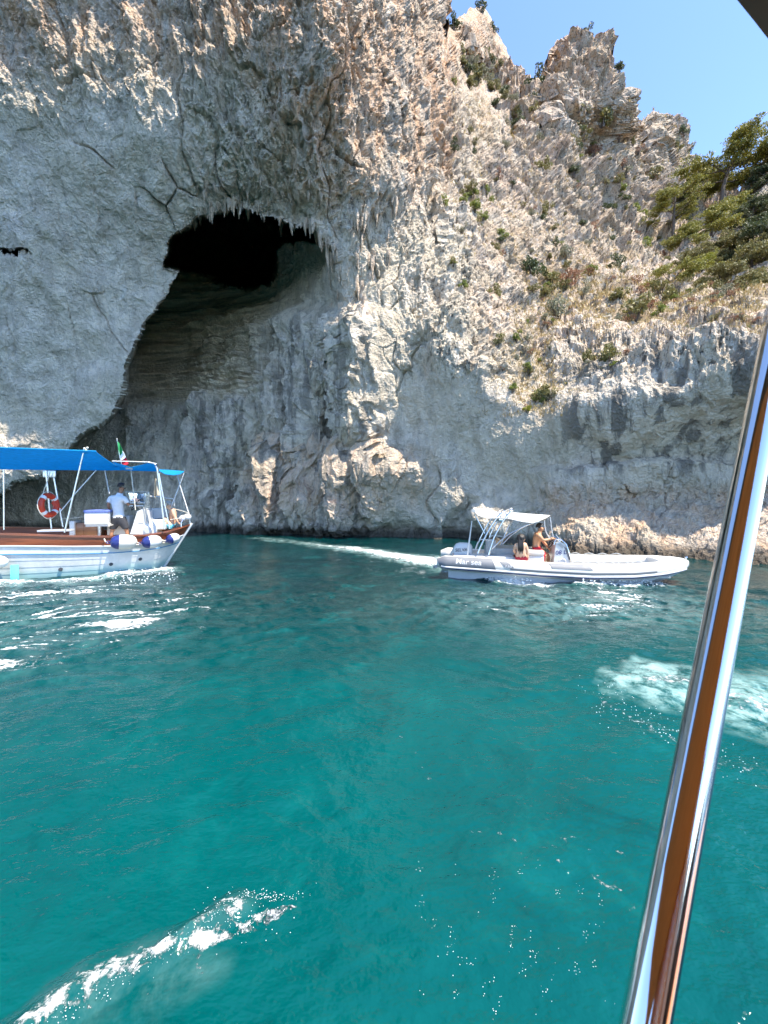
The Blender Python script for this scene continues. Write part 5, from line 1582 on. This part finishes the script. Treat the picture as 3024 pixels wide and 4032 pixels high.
# ------------------------------------------------------------------ leaves, shrubs and pines
def leaf_material(name, a, b, hue=0.0):
    m = NM(name)
    g = m.n('ShaderNodeNewGeometry').outputs['Random Per Island']
    ob = m.n('ShaderNodeObjectInfo').outputs['Random']
    a, b = tuple(x * 1.5 for x in a), tuple(x * 1.5 for x in b)
    c = m.mix(g, a, b)
    c = m.mix(m.math('MULTIPLY', ob, 0.35), c, tuple(x * 0.6 for x in a))
    m.out(c, 0.6)
    tr = m.n('ShaderNodeBsdfTranslucent', i_Color=m.mix(0.5, c, b))
    mx = m.n('ShaderNodeMixShader', i_0=0.22)
    m.t.links.new(m.b.outputs[0], mx.inputs[1]); m.t.links.new(tr.outputs[0], mx.inputs[2])
    m.t.links.new(mx.outputs[0], m.t.nodes['Material Output'].inputs[0])
    return m.m
LEAF = {
    'dark': leaf_material('juniper_leaf', (0.030, 0.045, 0.016), (0.075, 0.090, 0.030)),
    'olive': leaf_material('olive_leaf', (0.090, 0.084, 0.026), (0.190, 0.170, 0.056)),
    'green': leaf_material('fresh_leaf', (0.085, 0.110, 0.018), (0.200, 0.220, 0.040)),
    'yellow': leaf_material('yellow_green_leaf', (0.140, 0.150, 0.012), (0.270, 0.260, 0.030)),
    'rust': leaf_material('dry_rust_leaf', (0.130, 0.062, 0.032), (0.260, 0.130, 0.070)),
    'grey': leaf_material('grey_green_leaf', (0.110, 0.115, 0.075), (0.220, 0.215, 0.140)),
    'pine': leaf_material('pine_needles', (0.085, 0.092, 0.018), (0.250, 0.230, 0.036)),
}
BARK = plain('bark', (0.11, 0.085, 0.065), 0.9, 0, 0.3, 8.0)
def leaves_mesh(name, pts, size, rs, up=0.3, slim=0.35):
    """little pointed leaves (two triangles each) at the given points"""
    n = len(pts)
    P_ = np.array(pts)
    d = rs.normal(size=(n, 3)); d[:, 2] = np.abs(d[:, 2]) + up
    d /= np.linalg.norm(d, axis=1)[:, None]
    s = np.cross(d, rs.normal(size=(n, 3)))
    s /= np.linalg.norm(s, axis=1)[:, None]
    L = size * rs.uniform(0.6, 1.4, n)[:, None]
    v = np.stack([P_ - d * L * 0.5, P_ + s * L * slim, P_ + d * L * 0.5, P_ - s * L * slim], 1).reshape(-1, 3)
    me = bpy.data.meshes.new(name)
    me.vertices.add(4 * n)
    me.vertices.foreach_set('co', v.reshape(-1).astype(np.float32))
    me.loops.add(4 * n)
    me.loops.foreach_set('vertex_index', np.arange(4 * n, dtype=np.int32))
    me.polygons.add(n)
    me.polygons.foreach_set('loop_start', np.arange(0, 4 * n, 4, dtype=np.int32))
    me.polygons.foreach_set('loop_total', np.full(n, 4, np.int32))
    me.update(calc_edges=True)
    return me
nr = np.random.default_rng(21)
def cloud(lobes, per):
    out = []
    for c, r in lobes:
        q = nr.normal(size=(per, 3))
        q /= np.linalg.norm(q, axis=1)[:, None]
        q *= nr.uniform(0.35, 1.0, per)[:, None] ** 0.6
        out.append(np.array(c) + q * np.array(r))
    return np.concatenate(out)
def bush_proto(kind, variant):
    """a shrub about one metre across"""
    lob = []
    stems = MB()
    nl = (9, 7, 11)[variant]
    for k in range(nl):
        a = nr.uniform(0, 6.28)
        rr = nr.uniform(0.05, 0.42)
        h_ = nr.uniform(0.15, 0.62) * (1.25 if variant == 1 else 1)
        c = (rr * math.cos(a), rr * math.sin(a), h_)
        lob.append((c, (nr.uniform(.12, .22), nr.uniform(.12, .22), nr.uniform(.10, .20))))
        stems.tube([Vector((0.04 * math.cos(a), 0.04 * math.sin(a), -0.15)), Vector((c[0] * 0.5, c[1] * 0.5, h_ * 0.45)), Vector(c)], [0.022, 0.014, 0.006], 5)
    per = 85 if kind != 'rust' else 50
    me = leaves_mesh('foliage', cloud(lob, per), 0.085 if kind not in ('rust', 'grey') else 0.065, nr, 0.5, 0.32)
    me.materials.append(LEAF[kind])
    sm = stems.mesh('stem', 60)
    sm.materials.append(BARK)
    return me, sm
PROTO = {(k, v): bush_proto(k, v) for k in ('dark', 'olive', 'green', 'yellow', 'rust', 'grey') for v in range(3)}
words = {'dark': 'dark green', 'olive': 'olive green', 'green': 'fresh green', 'yellow': 'yellow green', 'rust': 'dry rust brown', 'grey': 'grey green'}
def bush(px, py, w, kind, label, group, var=None, sq=1.0, lean=True):
    p, n = cliff_point(px, py)
    sz = w / FPX * p.y
    label = label.format(words[kind])
    me, sm = PROTO[(kind, var if var is not None else rs.randint(0, 2))]
    e_ = empty('shrub', p - Vector((0, 0, 0.12 * sz)) + Vector((n.x, n.y, 0)) * 0.10 * sz, rs.uniform(0, 6.28), label=label, cat='shrub', group=group)
    e_.scale = (sz * rs.uniform(0.9, 1.1), sz * rs.uniform(0.9, 1.1), sz * sq * rs.uniform(0.85, 1.1))
    link('foliage', me, None, e_)
    link('stem', sm, None, e_)
for px, py, w, k, lab in (
    (2068, 1120, 105, 'dark', 'round dark green juniper on the slope left of the terrace'),
    (2405, 1105, 75, 'dark', 'dark green bush at the upper edge of the terrace'),
    (2490, 1255, 150, 'olive', 'broad dark olive bush beside the middle handrail'),
    (2190, 1295, 130, 'grey', 'wide grey green bush below the left handrail'),
    (2410, 1435, 120, 'olive', 'leafy olive bush on the rim of the right wall'),
    (2330, 1450, 80, 'olive', 'smaller leafy bush left of the one on the rim'),
    (2205, 1175, 130, 'rust', 'large rust coloured dry bush on the terrace'),
    (2475, 1140, 80, 'rust', 'orange brown dry bush at the back of the terrace'),
    (2590, 1250, 70, 'green', 'green bush just right of the broad olive bush'),
    (2740, 1310, 62, 'green', 'small green bush beside the right handrail'),
    (1798, 1165, 55, 'green', 'bright green tuft hanging on the wall left of the gully'),
    (1925, 1200, 85, 'olive', 'olive bush above the gully'),
    (1925, 1040, 100, 'rust', 'brownish dry bush high above the gully'),
    (2075, 1630, 42, 'yellow', 'yellow green plant low in the gully'),
    (2065, 1490, 60, 'olive', 'olive plant on the left flank of the gully'),
    (2165, 1570, 80, 'olive', 'scrubby bush deep in the gully'),
    (1930, 1390, 60, 'olive', 'olive plant on the rock left of the gully'),
    (1715, 860, 62, 'green', 'green plant on the edge of the main wall'),
    (1825, 880, 62, 'green', 'green plant on the slope beside the main wall'),
    (1895, 790, 52, 'green', 'lighter green plant higher on the slope'),
    (2105, 400, 110, 'dark', 'big dark bush in the notch between the two highest crags'),
    (2360, 480, 95, 'olive', 'olive bush clinging to the face of the tallest crag'),
    (2310, 172, 70, 'dark', 'bush on the very top of the tallest crag'),
    (2430, 275, 58, 'dark', 'bush on the right shoulder of the tallest crag'),
    (1892, 50, 62, 'dark', 'bush on the top of the rear crag'),
    (1938, 125, 40, 'dark', 'bush on the right shoulder of the rear crag'),
    (1775, 120, 70, 'dark', 'bush on the left shoulder of the rear crag'),
    (2420, 735, 50, 'grey', 'pale cactus-like plant below the tallest crag'),
    (2520, 760, 80, 'olive', 'olive bush between the tallest and the right crag'),
    (2470, 890, 95, 'green', 'green bush above the terrace centre'),
    (2110, 730, 80, 'olive', 'olive bush midway up the slope'),
    (2255, 560, 60, 'olive', 'olive bush at the foot of the tallest crag'),
    (2340, 620, 75, 'rust', 'dry bush at the foot of the tallest crag'),
    (1950, 970, 60, 'green', 'green plant above the dry bush'),
    (2640, 1180, 110, 'olive', 'olive thicket under the leaning pine'),
    (2190, 1060, 70, 'grey', 'grey bush above the rust coloured bush'),
    ):
    bush(px, py, w, k, lab, None)
# scattered scrub of the upper slope and the band of bushes below the rear crag
n_s = 0
for k in range(34):
    t = rs.random()
    bush(1800 + 220 * t + rs.uniform(-45, 45), 225 + 270 * t + rs.uniform(-40, 50), rs.uniform(35, 65), rs.choice(('olive', 'olive', 'dark', 'grey')), '{} scrub bush in the band below the rear crag', 'scrub band below the rear crag')
for k in range(64):
    bush(rs.uniform(1990, 2900), rs.gauss(1190, 48), rs.uniform(38, 85), rs.choice(('rust', 'rust', 'olive', 'grey', 'green')), 'low {} bush scattered with others over the terrace', 'dry bushes on the terrace', sq=0.8)
for k in range(170):
    x = rs.uniform(1745, 2720)
    lo = 330 + max(0, (x - 2000)) * 0.35
    bush(x, rs.uniform(lo, 1080), rs.uniform(20, 58), rs.choice(('olive', 'olive', 'green', 'rust', 'grey', 'dark')), 'small {} tuft in a crack of the upper slope', 'tufts in the cracks of the upper slope')
for k in range(24):
    bush(rs.gauss(2110, 70), rs.uniform(1300, 1640), rs.uniform(24, 50), rs.choice(('olive', 'green', 'grey', 'rust')), 'small {} plant growing down the gully', 'plants in the gully')
for k in range(20):
    x = rs.uniform(2330, 3000)
    bush(x, np.interp(x, [2250, 2450, 2700, 3000], [1520, 1420, 1340, 1290]) + rs.uniform(-30, 30), rs.uniform(26, 55), rs.choice(('olive', 'green', 'grey', 'rust')), 'low {} plant along the rim of the right wall', 'plants along the rim of the right wall', sq=0.7)

def needles(centres, rad, per, size, flat=0.45):
    q = nr.normal(size=(len(centres) * per, 3))
    q /= np.linalg.norm(q, axis=1)[:, None]
    q *= (nr.uniform(0.2, 1.0, len(q)) ** 0.5)[:, None] * np.array([rad, rad, rad * flat])
    return np.repeat(np.array(centres), per, 0) + q
def pine(px, py, Y_, height, label, crown_w, lean=(0.0, 0.0), kind='pine', levels=5, dens=1.0, umbrella=True, group=None, bare=0.45):
    """px, py: foot of the trunk in the photo; a curved trunk, forking limbs and pads of needles"""
    foot_ = at(px, py, Y_)
    t_ = empty('pine_tree', foot_, 0, label=label, cat='tree', group=group)
    H_ = height
    tr = MB()
    ctrl = [Vector((0, 0, -0.6)), Vector((lean[0] * 0.15 * H_, 0, 0.25 * H_)), Vector((lean[0] * 0.45 * H_, lean[1] * H_ * .4, 0.52 * H_)), Vector((lean[0] * 0.9 * H_, lean[1] * H_, 0.80 * H_))]
    tr.tube(ctrl, [0.035 * H_, 0.028 * H_, 0.020 * H_, 0.010 * H_], 8)
    tips = []
    nb = int(13 * dens)
    for k in range(nb):
        u = bare + (1 - bare) * (k + rs.random()) / nb
        i = min(2, int(u * 3))
        o_ = ctrl[i].lerp(ctrl[i + 1], min(1.0, u * 3 - i))
        an = k * 2.4 + rs.uniform(-.5, .5)
        ln = crown_w * 0.5 * rs.uniform(0.55, 1.05) * (1.0 if umbrella else (1.15 - 0.8 * (u - bare) / (1 - bare)))
        rise = (0.30 if umbrella else 0.10) * H_ * (1.15 - u)
        e1 = o_ + Vector((math.cos(an) * ln * 0.5, math.sin(an) * ln * 0.5, rise * 0.45))
        e2 = o_ + Vector((math.cos(an) * ln, math.sin(an) * ln, rise + rs.uniform(-.03, .05) * H_))
        tr.tube([o_, e1, e2], [0.011 * H_, 0.007 * H_, 0.003 * H_], 5)
        tips.append((e2, 1.0)); tips.append((e1.lerp(e2, 0.55) + Vector((0, 0, 0.02 * H_)), 0.85))
        for q in range(3):
            an2 = an + rs.uniform(-0.9, 0.9)
            b0 = e1.lerp(e2, rs.uniform(0.1, 0.8))
            b1 = b0 + Vector((math.cos(an2), math.sin(an2), rs.uniform(0.1, 0.5))) * ln * rs.uniform(0.25, 0.45)
            tr.tube([b0, b1], [0.004 * H_, 0.0015 * H_], 4)
            tips.append((b1, 0.8))
    tips.append((ctrl[-1] + Vector((0, 0, 0.05 * H_)), 1.2))
    tr.build('trunk', BARK, t_, 60)
    P_ = []
    for c, f in tips:
        r_ = crown_w * 0.105 * f * rs.uniform(0.8, 1.25)
        sub = [np.array(c) + nr.normal(size=3) * r_ * np.array([0.8, 0.8, 0.25]) for _ in range(4)]
        P_.append(needles(sub, r_ * 0.75, int(55 * dens), 0.1, 0.42))
    me = leaves_mesh('crown', np.concatenate(P_), crown_w * 0.030, nr, 0.55, 0.22)
    me.materials.append(LEAF[kind])
    link('crown', me, None, t_)
pine(2838, 800, 46, 7.6, 'tall umbrella pine with open branches against the sky', 8.0, (0.26, 0.0), 'pine', dens=1.15, bare=0.40)
pine(2935, 800, 47, 7.4, 'umbrella pine leaning out at the right edge against the sky', 7.6, (0.22, 0.0), 'pine', dens=1.1, bare=0.42)
pine(2650, 920, 42, 5.2, 'low spreading pine below the right crag', 4.6, (0.06, 0), 'pine', dens=1.1, bare=0.30)
pine(2725, 845, 50, 4.4, 'small pine directly under the right crag', 3.8, (0.05, 0), 'pine', dens=0.9, bare=0.3)
pine(2606, 1185, 29, 2.7, 'small windswept pine leaning right on the terrace', 3.6, (0.55, 0), 'pine', dens=0.8, bare=0.35)
pine(2772, 1110, 30, 2.4, 'bright yellow green pine at the terrace', 2.1, (0.05, 0), 'yellow', dens=0.9, umbrella=False, bare=0.12)
for k, (px, py, Y_, hh, cw, kd, lab) in enumerate((
    (2700, 1010, 37, 3.2, 3.9, 'pine', 'broad olive pine above the bright yellow green one'),
    (2800, 960, 39, 4.0, 5.0, 'pine', 'dense pine in the middle of the wooded slope'),
    (2870, 1070, 33, 3.6, 4.6, 'olive', 'dense olive tree right of the bright yellow green pine'),
    (2960, 1150, 29, 3.8, 4.8, 'olive', 'dark bushy tree at the right edge above the wall'),
    (2880, 890, 43, 3.6, 4.6, 'pine', 'pine under the tall umbrella pine'),
    (2990, 1010, 31, 3.6, 4.4, 'dark', 'dark tree against the shaded buttress'),
    (2960, 900, 40, 3.6, 4.4, 'dark', 'shaded tree at the foot of the buttress'),
    (2840, 1165, 27, 2.2, 3.6, 'olive', 'low bushy tree behind the right end of the terrace'),
    (3020, 1220, 23, 2.4, 3.4, 'olive', 'bushy tree cut by the right edge above the rail'),
    (2740, 1085, 33, 2.4, 3.6, 'olive', 'low tree left of the bright yellow green pine'),
    (3010, 800, 44, 4.6, 4.0, 'dark', 'dark tree high on the buttress at the right edge'))):
    pine(px, py, Y_, hh, lab, cw, (rs.uniform(-.1, .15), 0), kd, dens=1.15, umbrella=False, bare=0.10, group='trees of the wooded slope')

# dry grass and herbs of the terrace and slope: nobody could count it
gp, gs = [], []
def scatter(n, fx, fy, size):
    for _ in range(n):
        x, y = fx(), fy()
        p, nn = cliff_point(x, y)
        if nn.z < 0.05 and rs.random() < 0.6:
            continue
        for q in range(5):
            gp.append((p.x + rs.gauss(0, 0.10), p.y + rs.gauss(0, 0.10), p.z + 0.05 + abs(rs.gauss(0, 0.06))))
            gs.append(size * p.y / 25)
scatter(1500, lambda: rs.uniform(2000, 3000), lambda: rs.gauss(1200, 55), 0.30)
scatter(900, lambda: rs.gauss(2110, 90), lambda: rs.uniform(1250, 1650), 0.22)
scatter(1400, lambda: rs.uniform(1740, 2750), lambda: rs.uniform(420, 1080), 0.22)
scatter(700, lambda: rs.uniform(2300, 3000), lambda: rs.gauss(1320, 45), 0.2)
gme = leaves_mesh('dry_grass', gp, 1.0, nr, 1.4, 0.10)
co_ = np.empty(len(gme.vertices) * 3, np.float32)
gme.vertices.foreach_get('co', co_)
cc = np.repeat(np.array(gp, np.float32), 4, 0)
co_ = cc + (co_.reshape(-1, 3) - cc) * np.repeat(np.array(gs, np.float32), 4)[:, None]
gme.vertices.foreach_set('co', co_.reshape(-1))
GRASS = leaf_material('dry_grass', (0.20, 0.145, 0.06), (0.36, 0.27, 0.12))
link('dry_grass', gme, GRASS, kind='stuff', label='dry straw coloured grass and herbs on the terrace and slope', cat='grass')

# ------------------------------------------------------------------ handrails of the footpath
WOODP = plain('pale_wood', (0.62, 0.54, 0.42), 0.8, 0, 0.15, 9.0)
def handrail(posts, label):
    fs_ = [cliff_point(x, y)[0] for x, y in posts]
    Ym = sum(p.y for p in fs_) / len(fs_) - 0.3
    fs_ = [at(x, y, Ym) for x, y in posts]
    r_ = empty('handrail_fence', fs_[0], 0, label=label, cat='fence', group='handrails of the footpath')
    hgt = 30 / FPX * Ym
    for f_ in fs_:
        q = f_ - fs_[0]
        MB().tube([q + Vector((0, 0, -0.5)), q + Vector((0.0, 0, hgt))], 0.045, 6).build('post', WOODP, r_)
    for hh in (0.95, 0.45):
        for a_, b_ in zip(fs_, fs_[1:]):
            MB().tube([a_ - fs_[0] + Vector((0, -0.05, hgt * hh)), b_ - fs_[0] + Vector((0, -0.05, hgt * hh))], 0.028, 6).build('rail', WOODP, r_)
handrail([(2040, 1258), (2075, 1264), (2140, 1272), (2205, 1282)], 'pale wooden handrail at the left end of the terrace path')
handrail([(2333, 1276), (2370, 1278), (2404, 1272)], 'pale wooden handrail in the middle of the terrace path')
handrail([(2617, 1302), (2675, 1312), (2731, 1324)], 'pale wooden handrail at the right end of the terrace path')

# ------------------------------------------------------------------ bubbles and spray drops
bub = []
def drops(n, fx, fy, r0, r1, zt=0.0):
    for _ in range(n):
        px, py = fx(), fy()
        x, y = wat(px, py)
        bub.append((x, y, rs.uniform(0, zt), rs.uniform(r0, r1)))
cl_ = [(rs.uniform(1640, 2470), rs.uniform(3380, 3990)) for _ in range(46)]
for cx_, cy_ in cl_:
    m_ = rs.randint(1, 9)
    drops(m_, lambda: rs.gauss(cx_, 10), lambda: rs.gauss(cy_, 16), 0.0006, 0.0020)
bw = [(60, 4150), (330, 3960), (520, 3840), (700, 3740), (860, 3610), (960, 3550), (1010, 3560)]
for k in range(260):
    x, y = on_line(bw, rs.random())
    drops(1, lambda: x + rs.gauss(0, 12) + abs(rs.gauss(0, 30)), lambda: y + rs.gauss(0, 12) + abs(rs.gauss(0, 20)), 0.0006, 0.0022, 0.025)
for k in range(90):
    drops(1, lambda: rs.gauss(960, 85), lambda: rs.gauss(3640, 50), 0.0007, 0.0024, 0.02)
for k in range(90):
    drops(1, lambda: rs.gauss(1080, 75), lambda: rs.gauss(3545, 14), 0.0010, 0.0025, 0.01)
for k in range(170):
    t = rs.random()
    drops(1, lambda: 2330 + 620 * t + rs.gauss(0, 40), lambda: 2730 + 330 * t + rs.gauss(0, 40), 0.002, 0.005)
for k in range(260):
    t = rs.random()
    drops(1, lambda: 1800 + 280 * t + rs.gauss(0, 12), lambda: 2262 + 40 * t - abs(rs.gauss(0, 8)), 0.008, 0.03, 0.14)
for k in range(110):
    drops(1, lambda: rs.uniform(2290, 2590), lambda: 2312 + rs.gauss(0, 4), 0.006, 0.022, 0.08)
for k in range(140):
    drops(1, lambda: rs.uniform(420, 700), lambda: rs.gauss(2275, 16), 0.006, 0.02, 0.05)
bm = bmesh.new()
bmesh.ops.create_icosphere(bm, subdivisions=1, radius=1.0)
bm.verts.index_update()
iv = np.array([w.co for w in bm.verts]); ifc = np.array([[w.index for w in f.verts] for f in bm.faces])
bm.free()
B4 = np.array(bub)
gi = np.argmin(np.abs(pys[None, :] - (HZ + FPX * CAMZ / B4[:, 1])[:, None]), 1)
gj = np.argmin(np.abs(pxs[None, :] - (CX + FPX * B4[:, 0] / B4[:, 1])[:, None]), 1)
zs = W[gi, gj, 2] + B4[:, 2]
allv = (np.stack([B4[:, 0], B4[:, 1], zs], 1)[:, None, :] + iv[None] * B4[:, 3][:, None, None]).reshape(-1, 3)
allf = (ifc[None] + (np.arange(len(B4)) * len(iv))[:, None, None]).reshape(-1, 3)
bme = bpy.data.meshes.new('foam_bubbles')
bme.from_pydata(allv.tolist(), [], allf.tolist())
bme.polygons.foreach_set('use_smooth', np.ones(len(bme.polygons), bool))
FOAMB = plain('foam_white', (0.86, 0.89, 0.89), 0.15, 0, 0.02, 5.0)
link('foam_bubbles', bme, FOAMB, kind='stuff', label='white bubbles and spray drops on the water', cat='foam')
